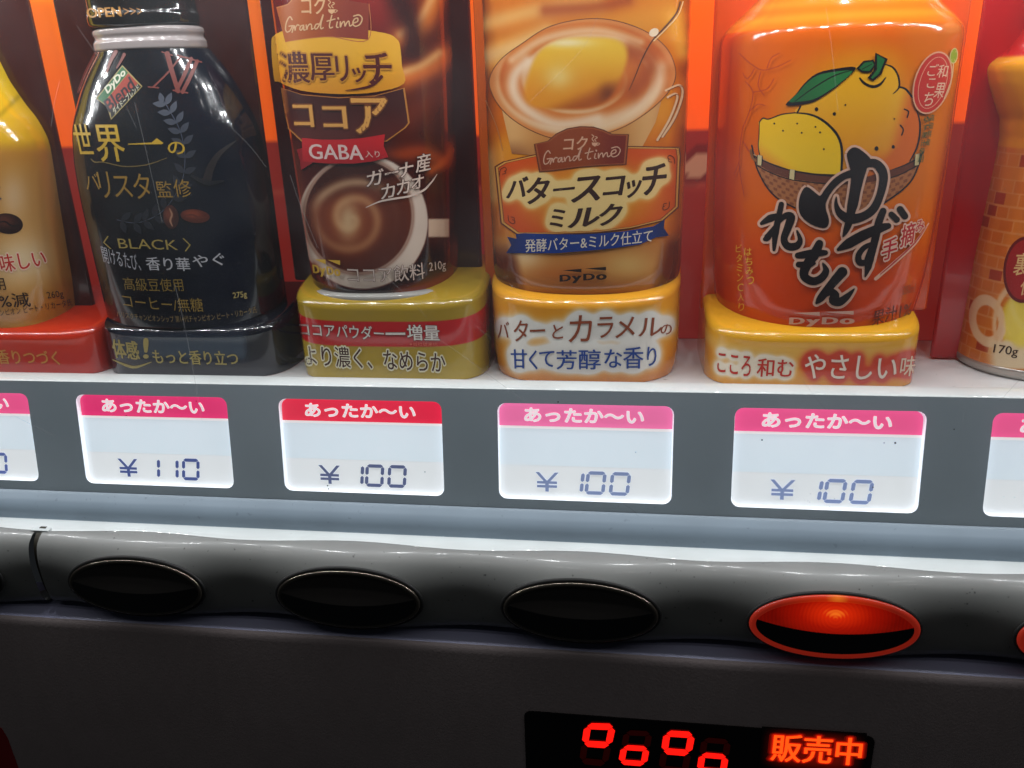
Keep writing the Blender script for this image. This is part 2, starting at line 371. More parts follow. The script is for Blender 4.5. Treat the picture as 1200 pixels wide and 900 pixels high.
for k, tx in zip(range(-4, 4), tags):
    rec = .0018
    fr = rrect(TW, TH, TR, 5, tx, TH/2); bk = rrect(TW-.0006, TH-.0006, TR, 5, tx, TH/2)
    n = len(fr); V = [R(a, 0.00001, b) for a, b in fr]+[R(a, rec, b) for a, b in bk]
    root = mesh_np('price_display', V, [(i, (i+1) % n, n+(i+1) % n, n+i) for i in range(n)], vm, [GLOWW], smooth=False)
    if k in TNAME: root['label'] = TNAME[k]
    # face: blank window and the lower display strip as one sheet, header above
    m = 26; pz = np.linspace(0, 1, m); face = []
    back = [R(a, rec, b) for a, b in bk]
    hz, lz = TH*.735, TH*.345
    def band(z0, z1, dn):
        out = [(a, min(max(b, z0), z1)) for a, b in bk]; return out
    def part(nm, z0, z1, rgb, dn, es):
        es = es*1.14
        p = band(z0, z1, 0); V, F = flat_tris([p], lambda a, b: R(a, rec-dn, b))
        return mesh_np(nm, V, F, root, [mat(nm, rgb, rough=.35, coat=.25, emit=rgb, es=es)])
    part('blank_window', lz, hz+.0008, (208, 220, 228), .0001, .66)
    part('display_strip', 0, lz, (216, 220, 222), .00006, .66)
    part('white_line', hz-.0001, hz+.0009, (245, 240, 240), .00014, .6)
    hd = part('header', hz+.0007, TH, PINK[k], .0002, .7)
    T = text_tris('あったか〜い'); mn, mxx = T.reshape(-1, 2).min(0), T.reshape(-1, 2).max(0)
    a0, a1, b0, b1 = tx-.0187, tx+.0180, hz+.0022, TH-.0018; V = []
    for i in range(8):
        ca, sa = .00021*math.cos(i*math.pi/4), .00021*math.sin(i*math.pi/4)
        V += [R(a0+(q[0]-mn[0])/(mxx[0]-mn[0])*(a1-a0)+ca, rec-.0003-.000002*i, b0+(q[1]-mn[1])/(mxx[1]-mn[1])*(b1-b0)+sa) for q in T.reshape(-1, 2)]
    mesh_np('header_lettering', V, np.arange(len(V)).reshape(-1, 3), root, [mat('letter_white', (250, 244, 246), rough=.4, emit=(250, 244, 246), es=.72)])
    # digits: yen mark and three seven segment figures
    digits = {-2: '110', -3: '110'}.get(k, '100'); polys = []
    dh, dw, dz = .0066, .0052, .0023
    for d, xo in zip(digits, (-.0062, .0006, .0082)):
        for sname in {'1': 'bc', '0': 'abcdef'}[d]:
            a, b = SEG[sname]; q = seg_poly(a, b, .22, .8)
            polys.append([(tx+xo+x_*dw+(y_*dh)*.10, dz+y_*dh) for x_, y_ in q])
    yx, yz = tx-.0118, dz
    bar = lambda x0, z0, x1, z1, w: [(yx+x0-w, yz+z0), (yx+x0+w, yz+z0), (yx+x1+w, yz+z1), (yx+x1-w, yz+z1)]
    polys += [bar(-.0031, .0064, -.0002, .0031, .0006), bar(.0031, .0064, .0002, .0031, .0006), bar(0, 0, 0, .0034, .00055)]
    polys += [[(yx-.0032, yz+h), (yx+.0032, yz+h), (yx+.0032, yz+h+.00085), (yx-.0032, yz+h+.00085)] for h in (.0013, .0026)]
    V, F = [], []
    for i, p in enumerate(polys):
        v, f = flat_tris([p], lambda a, b: R(a, rec-.00022-.00001*i, b)); F += [tuple(len(V)+q for q in t) for t in f]; V += v
    dc = INKD.get(k, (118, 140, 200)); mesh_np('price_digits', V, F, root, [mat('lcd_ink', dc, rough=.4, emit=dc, es=.5)])
# rail foot, white ledge, button bar
sheet('rail_foot', vm, [(.0012, -.0029), (-.0004, -.0033), (-.0013, -.0041), (-.0029, -.0052), (-.0043, -.0067), (-.0051, -.0088), (-.0054, -.0118)], XL, XR, BANDG)
def phase(x): return np.cos(2*math.pi*(x-.0001)/.0726)
xs = np.arange(XL, XR, .0015); V = np.array([[(x, y, z) for y, z in ((-.0050, -.0119), (-.0060, -.0115), (-.0068, -.0113), (-.0117+.0011*phase(x), -.0115), (-.0122+.0011*phase(x), -.0121))] for x in xs]).reshape(-1, 3)
mesh_np('white_ledge', V, grid_faces(len(xs), 5), vm, [WHITE], smooth=True)
def bar_profile(x):
    c = phase(x); c2 = phase(x-.006)
    P0 = [(-.0119+.0011*c, -.01175), (-.0122+.0011*c, -.01135), (-.0138+.0009*c, -.0116), (-.0160+.0004*c, -.0127), (-.0179, -.0144), (-.0193-.0005*c, -.0169), (-.0202-.0009*c, -.0200), (-.0206-.0012*c, -.0232),
          (-.0204-.0012*c, -.0270), (-.0199-.0011*c, -.0312), (-.0191-.0009*c, -.0348-.0007*c2), (-.0180-.0006*c, -.0368-.0013*c2), (-.0162, -.0381-.0013*c2), (-.012, -.0388-.001*c2), (-.004, -.0390)]
    return smooth_line(P0, False, 4)
def bar_mesh(name, x0, x1):
    xs = np.arange(x0, x1+1e-6, .0012); prof = [bar_profile(x) for x in xs]; m = len(prof[0])
    V = np.array([[(x, p[0], p[1]) for p in pr] for x, pr in zip(xs, prof)]).reshape(-1, 3)
    return mesh_np(name, V, grid_faces(len(xs), m), vm, [BARG], smooth=True)
SEAMX = -.1812
bar_mesh('button_bar', XL, SEAMX-.0010)['label'] = 'short end of the grey button bar left of the seam'
bar_mesh('button_bar', SEAMX+.0010, XR)['label'] = 'long grey wavy button bar right of the seam'
xs = [SEAMX-.0012, SEAMX+.0012]; pr = bar_profile(SEAMX)[4:]; V = np.array([[(x, p[0]+.0016, p[1]+.0006) for p in pr] for x in xs]).reshape(-1, 3)
mesh_np('seam_strip', V, grid_faces(2, len(pr)), vm, [OLIVE], smooth=True)
box_mesh('seam_clip', vm, (SEAMX-.0032, -.0142, -.0124), (SEAMX+.0030, -.0122, -.0109), WHITE)
# oval selection buttons
RW, RH = .0232, .0104
LITLENS = bpy.data.materials.new('lit_lens'); LITLENS.use_nodes = True
nt = LITLENS.node_tree; p = nt.nodes['Principled BSDF']; p.inputs['Base Color'].default_value = (.25, .012, .004, 1); p.inputs['Roughness'].default_value = .25; p.inputs['Coat Weight'].default_value = .4
tc = nt.nodes.new('ShaderNodeTexCoord'); mp = nt.nodes.new('ShaderNodeMapping'); gr = nt.nodes.new('ShaderNodeTexGradient'); gr.gradient_type = 'SPHERICAL'
mp.inputs['Location'].default_value = (.0, 0, -.62); mp.inputs['Scale'].default_value = (58, 0, 125)
ring = nt.nodes.new('ShaderNodeTexWave'); ring.wave_type = 'RINGS'; ring.rings_direction = 'SPHERICAL'; ring.inputs['Scale'].default_value = 3.4; ring.inputs['Distortion'].default_value = 1.4; ring.inputs['Detail'].default_value = 2
mp2 = nt.nodes.new('ShaderNodeMapping'); mp2.inputs['Location'].default_value = (0, 0, -.30); mp2.inputs['Scale'].default_value = (90, 0, 90)
cr = nt.nodes.new('ShaderNodeValToRGB'); e = cr.color_ramp.elements; e[0].position = 0; e[0].color = (.12, .0015, .0002, 1); e[1].position = 1; e[1].color = (1, .17, .012, 1)
e2 = cr.color_ramp.elements.new(.45); e2.color = (.34, .005, .0005, 1); e2 = cr.color_ramp.elements.new(.85); e2.color = (.72, .022, .002, 1)
mu = nt.nodes.new('ShaderNodeMath'); mu.operation = 'MULTIPLY_ADD'; mu.inputs[1].default_value = .07
L = nt.links.new
L(tc.outputs['Object'], mp.inputs['Vector']); L(mp.outputs[0], gr.inputs['Vector']); L(tc.outputs['Object'], mp2.inputs['Vector']); L(mp2.outputs[0], ring.inputs['Vector'])
L(ring.outputs['Fac'], mu.inputs[0]); L(gr.outputs['Fac'], mu.inputs[2]); L(mu.outputs[0], cr.inputs['Fac']); L(cr.outputs['Color'], p.inputs['Emission Color']); p.inputs['Emission Strength'].default_value = .85
LITRIM = bpy.data.materials.new('lit_rim'); LITRIM.use_nodes = True; nt = LITRIM.node_tree; p = nt.nodes['Principled BSDF']
p.inputs['Base Color'].default_value = (.25, .02, .01, 1); p.inputs['Roughness'].default_value = .3
tc = nt.nodes.new('ShaderNodeTexCoord'); mp = nt.nodes.new('ShaderNodeMapping'); gr = nt.nodes.new('ShaderNodeTexGradient'); gr.gradient_type = 'SPHERICAL'
mp.inputs['Location'].default_value = (0, 0, -.66); mp.inputs['Scale'].default_value = (62, 0, 62)
cr = nt.nodes.new('ShaderNodeValToRGB'); e = cr.color_ramp.elements; e[0].color = (.24, .012, .005, 1); e[1].color = (1, .25, .02, 1); e2 = cr.color_ramp.elements.new(.8); e2.color = (.62, .03, .003, 1)
L = nt.links.new; L(tc.outputs['Object'], mp.inputs['Vector']); L(mp.outputs[0], gr.inputs['Vector']); L(gr.outputs['Fac'], cr.inputs['Fac']); L(cr.outputs['Color'], p.inputs['Emission Color']); p.inputs['Emission Strength'].default_value = .62
def ring_tube(name, parent, a, b, r, y, m, n=96, k=10, flat=.7):
    t = np.linspace(0, 2*math.pi, n, endpoint=False); q = np.linspace(0, 2*math.pi, k, endpoint=False); V = []
    for ti in t:
        nx, nz = math.cos(ti)*b, math.sin(ti)*a; h = math.hypot(nx, nz); nx, nz = nx/h, nz/h
        for qi in q: V.append((a*math.cos(ti)+nx*r*math.cos(qi), y-r*flat*math.sin(qi), b*math.sin(ti)+nz*r*math.cos(qi)))
    F = [(i*k+j, ((i+1) % n)*k+j, ((i+1) % n)*k+(j+1) % k, i*k+(j+1) % k) for i in range(n) for j in range(k)]
    return mesh_np(name, V, F, parent, [m], smooth=True)
BLAB = ['unlit black oval button beyond the left edge', 'unlit black oval button under the 110 yen display', 'unlit black oval button under the red headed display', 'unlit black oval button under the palest pink display', 'oval button glowing red and orange', 'oval button glowing red, cut by the right edge']
for bx, lab, lit in zip(BX, BLAB, (0, 0, 0, 0, 1, 1)):
    if bx < -.2: pass
    b = empty('selection_button', (bx, -.0218, -.0259)); b.parent = vm; b['label'] = lab
    ring_tube('groove', b, RW+.0003, RH+.0003, .0009, .0006, BLACKM)
    ring_tube('rim', b, RW-.0007, RH-.0007, (.0011 if lit else .0008), -.0001, LITRIM if lit else RIM)
    # lens: an upper face that slopes back and a lower glossy face, meeting in a smile shaped ridge
    nu, nv = 61, 41; Vu, Vl = [], []
    for u in np.linspace(-1, 1, nu):
        x_ = u*(RW-.0010); half = (RH-.0010)*math.sqrt(max(0, 1-u*u)); zr = np.clip(-.0012+.0030*u*u, -half, half)
        for v in np.linspace(0, 1, nv):
            z_ = zr+(half-zr)*v; Vu.append((x_, -.0006-.0011*(1-u*u)*(1-v)+.0007*v*(1-u*u), z_))
            z_ = -half+(zr+half)*v; rr = u*u+(z_/RH)**2; Vl.append((x_, -.0006-.0011*(1-u*u)*v, z_))
    mesh_np('upper_lens', Vu, grid_faces(nu, nv), b, [LITLENS if lit else LENS], smooth=True)
    mesh_np('lower_lens', Vl, grid_faces(nu, nv), b, [BLACK], smooth=True)
# lower panel with a sloping ledge on top
sheet('panel_ledge', vm, [(-.0040, -.0388), (-.0130, -.0388), (-.0160, -.0394), (-.0192, -.0406), (-.0202, -.0413)], XL, XR, LEDGE)
sheet('lower_panel', vm, [(-.0202, -.0413), (-.0206, -.0419), (-.0209, -.0429), (-.0211, -.0445), (-.0211, -.20)], XL, XR, PANEL)
# money display: black window, four seven segment figures, a lit sign
pl = Plane((0, -.02165, 0), (0, -1, 0)); md = empty('money_display', (.036, -.0211, -.085)); md.parent = vm
def on_panel(pts, lift): 
    pts = np.asarray(pts, float); w = pl.hit(pts[:, 0], pts[:, 1]); return w+np.array([0, -lift, 0])
q_ = pl.hit(np.array([614, 1026, 820.]), np.array([832, 866, 849.])); x0, x1, zt = q_[0, 0], q_[1, 0], q_[2, 2]; zb = zt-.043
o = rrect(x1-x0, zt-zb, .0022, 6, (x0+x1)/2, (zt+zb)/2); n = len(o)
V = [(a, -.0211, b) for a, b in o]+[(a, -.0215, b) for a, b in o]
fr = mesh_np('display_window', V, [(i, (i+1) % n, n+(i+1) % n, n+i) for i in range(n)]+[tuple(range(n, 2*n))], None, [mat('display_black', (5, 4, 4), rough=.18, coat=.2)]); keep(fr, md)
SEGON = mat('segment_on', (120, 10, 5), emit=(255, 20, 12), es=1.5); SEGOFF = mat('segment_off', (26, 6, 5), rough=.5, emit=(120, 8, 4), es=.05)
def quad_map(q, u, v):
    a, b, c, d = [np.array(p, float) for p in q]; return a*(1-u)*v+b*u*v+c*u*(1-v)+d*(1-u)*(1-v)
DIG = [((686, 849), (718, 850), (710, 896), (681, 893)), ((732, 857), (761, 858.5), (756, 896), (727, 894)), ((779, 857.5), (811, 859.5), (804, 905), (774, 902)), ((823, 865.5), (853, 868), (849, 905.5), (819, 903))]
DIG = [tuple((sum(a for a, b in q)/4+(x_-sum(a for a, b in q)/4)*.90+(1.5 if i < 2 else -.5), sum(b for a, b in q)/4+(y_-sum(b for a, b in q)/4)*.93) for i, (x_, y_) in enumerate(q)) for q in DIG]
for q, on in zip(DIG, ('abfg', 'cdeg', 'abfg', 'cdeg')):
    for sname, (a, b) in SEG.items():
        pts = [quad_map(q, u, v) for u, v in seg_poly(a, b, .28, .62)]; w = on_panel(pts, .00012 if sname in on else .00008)
        keep(mesh_np('segment', w, [t for t in tessellate_polygon([[Vector(v) for v in w]])], None, [SEGON if sname in on else SEGOFF], smooth=False), md)
A = Art(pl, 200); A.text('販売中', 904, 861.5, 1010, 894, (255, 120, 30), slope=.055, bold=.018, lean=-.11)
SGN = mat('sign_lit', (120, 40, 10), emit=(255, 72, 14), es=1.7)
keep(A.build('sign_lettering', None, SGN, base=.0003), md)
for grow, es_, lift in ((.05, .75, .00022), (.10, .30, .00018), (.16, .12, .00014)):       # red glow round each stroke, painted as fatter emissive copies of the lettering
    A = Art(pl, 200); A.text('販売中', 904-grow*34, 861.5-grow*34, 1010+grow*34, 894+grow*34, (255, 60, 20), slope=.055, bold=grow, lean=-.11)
    keep(A.build('sign_glow', None, mat('sign_glow', (30, 4, 2), emit=(230, 30, 8), es=es_), base=lift, step=.000001), md)
# added patch round the sign: its red glow painted as soft-edged emission
SIGNGLOW = bpy.data.materials.new('sign_glow_patch'); SIGNGLOW.use_nodes = True; nt = SIGNGLOW.node_tree; p = nt.nodes['Principled BSDF']; p.inputs['Base Color'].default_value = (.004, .003, .003, 1)
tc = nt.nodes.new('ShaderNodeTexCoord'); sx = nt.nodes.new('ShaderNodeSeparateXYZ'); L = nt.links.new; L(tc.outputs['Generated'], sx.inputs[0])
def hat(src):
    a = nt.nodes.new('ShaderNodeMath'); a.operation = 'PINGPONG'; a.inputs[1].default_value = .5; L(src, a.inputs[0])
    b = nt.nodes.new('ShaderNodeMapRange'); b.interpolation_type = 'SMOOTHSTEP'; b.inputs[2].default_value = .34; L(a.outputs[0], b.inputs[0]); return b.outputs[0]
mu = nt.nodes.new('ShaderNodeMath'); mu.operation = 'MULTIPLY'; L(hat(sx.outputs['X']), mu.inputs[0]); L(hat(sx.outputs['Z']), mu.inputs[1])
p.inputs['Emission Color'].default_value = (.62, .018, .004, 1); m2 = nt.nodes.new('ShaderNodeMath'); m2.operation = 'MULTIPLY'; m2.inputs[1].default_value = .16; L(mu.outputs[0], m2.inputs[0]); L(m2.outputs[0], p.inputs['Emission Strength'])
w = on_panel([(893, 851), (1016, 859), (1012, 908), (888, 900)], .00006); keep(mesh_np('sign_glow_patch', w, [(0, 1, 2, 3)], None, [SIGNGLOW]), md)
md['label'] = 'black money display with glowing red figures and orange lettering'
w = Plane((0, -.0213, 0), (0, -1, 0)).hit(np.array([-14, 2, 9, 24, -14.]), np.array([846, 854, 866, 908, 908.]))
mesh_np('corner_sticker', np.concatenate([w, w+[0, .00015, 0]]), [(0, 1, 2, 3, 4)]+[(i, (i+1) % 5, 5+(i+1) % 5, 5+i) for i in range(5)], vm, [mat('sticker_red', (150, 18, 28), rough=.4)])
# clear front window with scratches and dust
GL = bpy.data.materials.new('clear_window'); GL.use_nodes = True; nt = GL.node_tree; nt.nodes.remove(nt.nodes['Principled BSDF']); L = nt.links.new
tr = nt.nodes.new('ShaderNodeBsdfTransparent'); gl = nt.nodes.new('ShaderNodeBsdfGlossy'); gl.inputs['Roughness'].default_value = .03; fr_ = nt.nodes.new('ShaderNodeValue'); fr_.outputs[0].default_value = .018
df = nt.nodes.new('ShaderNodeBsdfDiffuse'); df.inputs['Color'].default_value = (.8, .85, .9, 1); mxs = nt.nodes.new('ShaderNodeMixShader'); mxd = nt.nodes.new('ShaderNodeMixShader')
tc = nt.nodes.new('ShaderNodeTexCoord'); ns = nt.nodes.new('ShaderNodeTexNoise'); ns.inputs['Scale'].default_value = 26; ns.inputs['Detail'].default_value = 6; rg = nt.nodes.new('ShaderNodeMapRange')
rg.inputs[1].default_value = .35; rg.inputs[2].default_value = .85; rg.inputs[3].default_value = .016; rg.inputs[4].default_value = .075; L(tc.outputs['Object'], ns.inputs['Vector']); L(ns.outputs['Fac'], rg.inputs[0]); L(rg.outputs[0], mxd.inputs[0])
L(tr.outputs[0], mxd.inputs[1]); L(df.outputs[0], mxd.inputs[2]); L(fr_.outputs[0], mxs.inputs[0]); L(mxd.outputs[0], mxs.inputs[1]); L(gl.outputs[0], mxs.inputs[2]); L(mxs.outputs[0], nt.nodes['Material Output'].inputs['Surface'])
wp = lambda x, n, t: tuple(R(x, n, t))
f0, f1 = R(0, -.0036, -.0026), R(0, -.0036, .0385); wprof = [(f0[1], f0[2]), (f1[1], f1[2]), (f1[1]+.0004, .042), (f1[1]+.0004, .24)]
wprof = wprof+[(a+.0014, b) for a, b in wprof[::-1]]; m = len(wprof)
win = mesh_np('front_window', [(x, a, b) for x in (XL, XR) for a, b in wprof], [(i, (i+1) % m, m+(i+1) % m, m+i) for i in range(m)], vm, [GL])
SC = bpy.data.materials.new('scratch'); SC.use_nodes = True; nt = SC.node_tree; nt.nodes.remove(nt.nodes['Principled BSDF']); L = nt.links.new
tr = nt.nodes.new('ShaderNodeBsdfTransparent'); df = nt.nodes.new('ShaderNodeBsdfDiffuse'); df.inputs['Color'].default_value = (.9, .9, .9, 1); mxs = nt.nodes.new('ShaderNodeMixShader'); mxs.inputs[0].default_value = .19
L(tr.outputs[0], mxs.inputs[1]); L(df.outputs[0], mxs.inputs[2]); L(mxs.outputs[0], nt.nodes['Material Output'].inputs['Surface'])
sp = Plane(R(0, -.0036, 0), R(0, -1, 0)); A = Art(sp, 300)
for pts, wd in (([(503, 390), (540, 415), (590, 452), (618, 472)], .7), ([(205, 333), (218, 390), (231, 460), (237, 494)], .8), ([(60, 148), (64, 120), (70, 95)], .5), ([(340, 205), (352, 240), (372, 290)], .5), ([(440, 315), (470, 340), (500, 372)], .5),
                ([(858, 478), (880, 473), (891, 471)], .7), ([(250, 130), (290, 168), (312, 196)], .4), ([(0, 478), (30, 494), (66, 512)], .6), ([(158, 120), (172, 180), (190, 260)], .5), ([(968, 10), (975, 60), (982, 130)], .4),
                ([(1172, 470), (1185, 455), (1200, 440)], .6), ([(730, 590), (742, 598), (748, 605)], .6), ([(940, 445), (955, 465), (968, 480)], .4), ([(555, 380), (575, 396)], .5), ([(1130, 480), (1128, 500)], .5), ([(90, 30), (130, 90), (160, 150)], .35), ([(620, 120), (680, 60), (700, 20)], .3)):
    A.stroke(pts, wd, (235, 235, 235))
for _ in range(150):
    cx_, cy_ = rng.uniform(0, 1200), 440-abs(rng.normal(0, 170)) if rng.random() < .45 else rng.uniform(577, 597)
    r_ = rng.uniform(.35, .8); A.poly([(cx_+r_*math.cos(t)*rng.uniform(.6, 1.3), cy_+r_*math.sin(t)) for t in np.linspace(0, 5.5, 6)], (240, 240, 240))
A.build('scratches_and_dust', win, SC, base=.00005, step=0)
A = Art(sp, 300)
for x_, y_, r_ in ((893, 515.5, 1.1), (1049, 519, 1.3), (384, 569, .9), (385, 573, .8), (1023, 571, .9), (498, 553, .7), (1036, 519, .7), (654, 471, 1.0), (148, 487, .8), (230, 470, .7), (1118, 503, .9), (745, 530, .6)): A.ell(x_, y_, r_, r_*.9, (30, 26, 22), n=8)
A.build('dirt_specks', win, mat('dirt', (38, 33, 28), rough=.8), base=.00006, step=0)['kind'] = 'stuff'
# ================================================================== the display dummies
def dummy(label, xc, zb=.027):
    r = empty('drink_bottle', (xc, .05, zb)); tag(r, label, 'drink bottle', 'dummy drinks on the display shelf'); return r
def child(o, root): keep(o, root); return o
def plate(root, x0, x1, y, z0, z1, rgb, rough=.2):
    """the flat flange of the vacuum formed dummy"""
    m = mat('flange_plastic', rgb, rough=rough, coat=.4, bump=(40, .1))
    o = box_mesh('backing_plate', None, (x0, y, z0), (x1, y+.0025, z1), m, .0012); return child(o, root)
def plinth(root, sf, ztop, paint, inner=.80, lid=None, nv=110):
    rd = .0026; rows = np.linspace(.0272, ztop-rd, nv)
    lid = [(rd*math.sin(a), 1-.072*(1-math.cos(a))) for a in np.linspace(.2, math.pi/2, 7)]+[(rd+.0001, .90), (rd+.0001, .6), (rd+.0001, .2)]
    return child(shell('plinth', None, sf, .0272, ztop-rd, paint, nu=240, rows=rows, yback=.074, lid=lid, rise=.20), root)
def at(o, root): keep(o, root); return o
GOLD = (206, 166, 44); 
# ---------------------------------------------------------------- black coffee bottle
root = dummy('black coffee bottle with silver collar, gold lettering and a dark blue plinth', -.1475)
sf = Surf(-.1508, .056, 2.15, [(.046, .0352, .0335), (.072, .0357, .033), (.087, .0360, .033), (.095, .0359, .033), (.103, .0355, .0332), (.111, .0344, .0338), (.115, .0336, .0345), (.119, .0320, .0356), (.123, .0301, .037), (.127, .0282, .0382), (.131, .0259, .0395), (.135, .0232, .041), (.138, .0207, .042), (.139, .0199, .0424), (.1405, .0194, .0428), (.16, .0194, .0428)])
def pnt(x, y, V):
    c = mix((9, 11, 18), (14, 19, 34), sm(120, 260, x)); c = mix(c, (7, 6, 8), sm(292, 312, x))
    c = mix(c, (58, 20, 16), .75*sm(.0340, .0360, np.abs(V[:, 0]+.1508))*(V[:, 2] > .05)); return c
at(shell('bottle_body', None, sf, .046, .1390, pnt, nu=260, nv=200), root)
cs = Surf(-.1514, .056, 2.15, [(.1388, .0193, .0428), (.1394, .0200, .0422), (.1418, .0200, .0422), (.1426, .0191, .0429), (.1434, .0191, .0429), (.1442, .0196, .0425), (.1456, .0196, .0425), (.1462, .0184, .043)], .0003)
at(shell('collar', None, cs, .1388, .1462, lambda x, y, V: np.full((len(x), 3), (176., 166, 164)), nu=120, nv=60, material=PRINT), root)
cp = Surf(-.1524, .056, 2.15, [(.1462, .0182, .0425), (.1470, .0193, .0417), (.1488, .0196, .0415), (.1500, .0196, .0416), (.151, .0192, .0422), (.153, .0190, .0424), (.158, .0190, .0424), (.175, .0190, .0424), (.177, .0175, .0435)], .0003)
cap = at(shell('cap', None, cp, .1462, .177, lambda x, y, V: np.full((len(x), 3), (14., 12, 12)), nu=140, nv=120, lid=[(.0005, .9), (.0007, .5), (.0007, .0)]), root)
A = Art(cp, 3); A.text('OPEN', 102, 8.5, 142, 20.5, (176, 122, 42), slope=-.05, bold=.03); A.text('>>>', 145, 9, 167, 17.5, (150, 100, 40), slope=-.02)
keep(A.build('cap_lettering', None), root); 
A = Art(sf, 2.6); DR = (118, 50, 42)
for p_, w_ in (([(196, 63), (202, 85), (209, 107)], [6, 5.5, 5]), ([(212, 66), (198, 84), (180, 102)], [2.2, 2.2, 2.2]), ([(224, 69), (216, 88), (207, 106)], [4.5, 4.5, 4.5]), ([(231, 72), (223, 90), (214, 108)], [4.5, 4.5, 4.5]), ([(190, 61), (202, 65)], 1.6), ([(208, 65), (236, 73)], 1.8), ([(203, 106), (220, 109)], 1.8), ([(174, 102), (186, 103)], 1.6),
               ([(112, 63), (101, 85), (92, 108)], [4, 4, 3]), ([(136, 61), (130, 72), (126, 84)], [5, 4, 2]), ([(146, 64), (142, 72), (137, 80)], [4, 3, 1.5])): A.stroke(p_, w_, DR)
z4 = lambda pts: [(60+a/4, b/4) for a, b in pts]
A.poly(z4([(213, 462), (335, 306), (429, 405), (283, 562), (262, 500)]), (170, 150, 90)); A.poly(z4([(218, 462), (335, 312), (362, 342), (246, 484)]), (36, 104, 56))
A.poly(z4([(248, 484), (363, 344), (408, 392), (278, 524), (266, 500)]), (168, 62, 44)); A.poly(z4([(279, 524), (407, 393), (424, 406), (284, 555)]), (16, 15, 16))
A.text('DyDo', 125, 91, 147, 101, (226, 224, 200), slope=-1.1, bold=.05, lean=.55); A.text('Blend', 125, 104, 156, 118, (38, 26, 34), slope=-.98, bold=.035, lean=.55); A.text('ダイドーブレンド', 133, 113, 163, 119.5, (214, 208, 180), slope=-1.0, bold=.02, lean=.6)
A.poly([(150, 168.5), (178, 167), (184, 162), (192, 167.5), (190, 169), (151, 169.5)], GOLD)
A.stroke([(107, 186), (112, 190), (122, 190), (146, 195), (172, 193), (196, 185)], [1, 1.6, 1.2, 1.2, 1.2, .6], (120, 100, 50))
LF = (70, 75, 88); stem = smooth_line([(192, 118), (199, 130), (208, 146), (214, 163), (217, 185), (214, 210), (204, 231), (190, 248), (172, 258), (156, 261), (136, 257)], False, 10)
A.stroke(stem[::3], .9, (70, 76, 94)); nst = len(stem)
def leaf(x, y, ang, ln, wd, col):
    t = np.linspace(0, 1, 7); w = np.sin(math.pi*t**.85)*wd/2; u = np.stack([np.cos(ang), np.sin(ang)]); v = np.array([-u[1], u[0]])
    p = [np.array([x, y])+u*ln*a+v*b for a, b in zip(t, w)]+[np.array([x, y])+u*ln*a-v*b for a, b in zip(t[::-1], w[::-1])]; A.poly(p[:-1], col)
A.stroke([(192, 118), (189, 112)], [1, .5], LF)
leaf(191, 121, -1.85, 13, 7, LF)
for i in range(5, nst-4, 7):
    tx_, ty_ = stem[i]-stem[min(i+2, nst-1)]; a0 = math.atan2(ty_, tx_); k = sm(0, nst, i); col = tuple(mix(LF, (30, 32, 42), min(1, 1.5*float(k))))
    leaf(stem[i][0], stem[i][1], a0+.95, 16, 7.5, col); leaf(stem[i][0], stem[i][1], a0-.95, 16, 7.5, col)
for t, b in (('世', (88.5, 145, 108.5, 181)), ('界', (113, 146, 146, 190)), ('の', (197, 166, 217, 181))): A.text(t, *b, GOLD, bold=.012)
G2 = (164, 126, 48)
for t, b in (('バ', (101, 203, 117, 222)), ('リ', (117, 201, 130, 232)), ('ス', (134, 206, 155, 231)), ('タ', (157, 203, 177, 233)), ('監', (184, 212, 202, 231)), ('修', (204, 210, 224, 231))): A.text(t, *b, G2, bold=-.004)
def bean(cx_, cy_, rx, ry, rot, dark, lite, crease):
    A.ell(cx_, cy_, rx, ry, lambda x, y: mix(lite, dark, sm(.1, 1., ell_r(x, y, cx_-rx*.2, cy_-ry*.3, rx, ry, rot))), rot)
    A.stroke([(cx_+a*math.cos(rot+1.57*0)+b*-math.sin(rot), cy_+a*math.sin(rot)+b*math.cos(rot)) for a, b in ((-rx*.75, ry*.1), (-rx*.2, -ry*.15), (rx*.3, ry*.15), (rx*.8, -.05*ry))], [1, 2.2, 2.2, 1], crease)
bean(201, 254, 14, 9, 1.45, (62, 26, 18), (120, 58, 38), (176, 128, 100)); bean(229, 253, 17, 8, .1, (84, 34, 22), (140, 64, 40), (100, 44, 30))
A.stroke([(243, 210), (247, 196), (257, 180), (276, 165)], [10, 9, 6, 1], (40, 34, 36)); A.stroke([(225, 206), (243, 214), (262, 212)], [3, 6, 2], (26, 26, 32))  # pale crescent: a reflection on the window, painted into the print
A.text('〈 BLACK 〉', 122, 277.5, 224, 293, (172, 150, 78), slope=.03, bold=-.004)
A.text('開けるたび、', 121, 293, 165, 312, (186, 186, 194), slope=.24, sag=1); A.text('香り華', 172, 301, 223, 317, (196, 196, 202), slope=.02, bold=.012); A.text('やぐ', 226, 297.5, 263, 312, (186, 186, 192), slope=-.10, bold=.01)
A.text('高級豆使用', 146, 325, 215, 340, (140, 114, 48), slope=.02, sag=1); A.text('コーヒー/無糖', 145, 346, 238, 362, (150, 122, 54), slope=.06, sag=2)
A.text('275g', 273, 341.5, 289, 350.5, (184, 164, 100), slope=-.12, bold=.01); A.text('バリスタチャンピオンシップ 第14代チャンピオン ピート・リカータ氏', 138, 361, 300, 368.5, (140, 116, 70), slope=-.03, sag=8.5)
at(A.build('label_lettering', None), root)
ps = Surf(-.1475, .060, 4.2, [(.02, .0365, .033), (.06, .0362, .033)])
def pnt(x, y, V):
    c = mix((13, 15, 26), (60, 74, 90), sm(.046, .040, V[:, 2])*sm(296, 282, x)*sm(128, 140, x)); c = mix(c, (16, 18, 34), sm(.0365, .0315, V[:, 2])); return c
pli = plinth(root, ps, .0452, pnt, inner=.86)
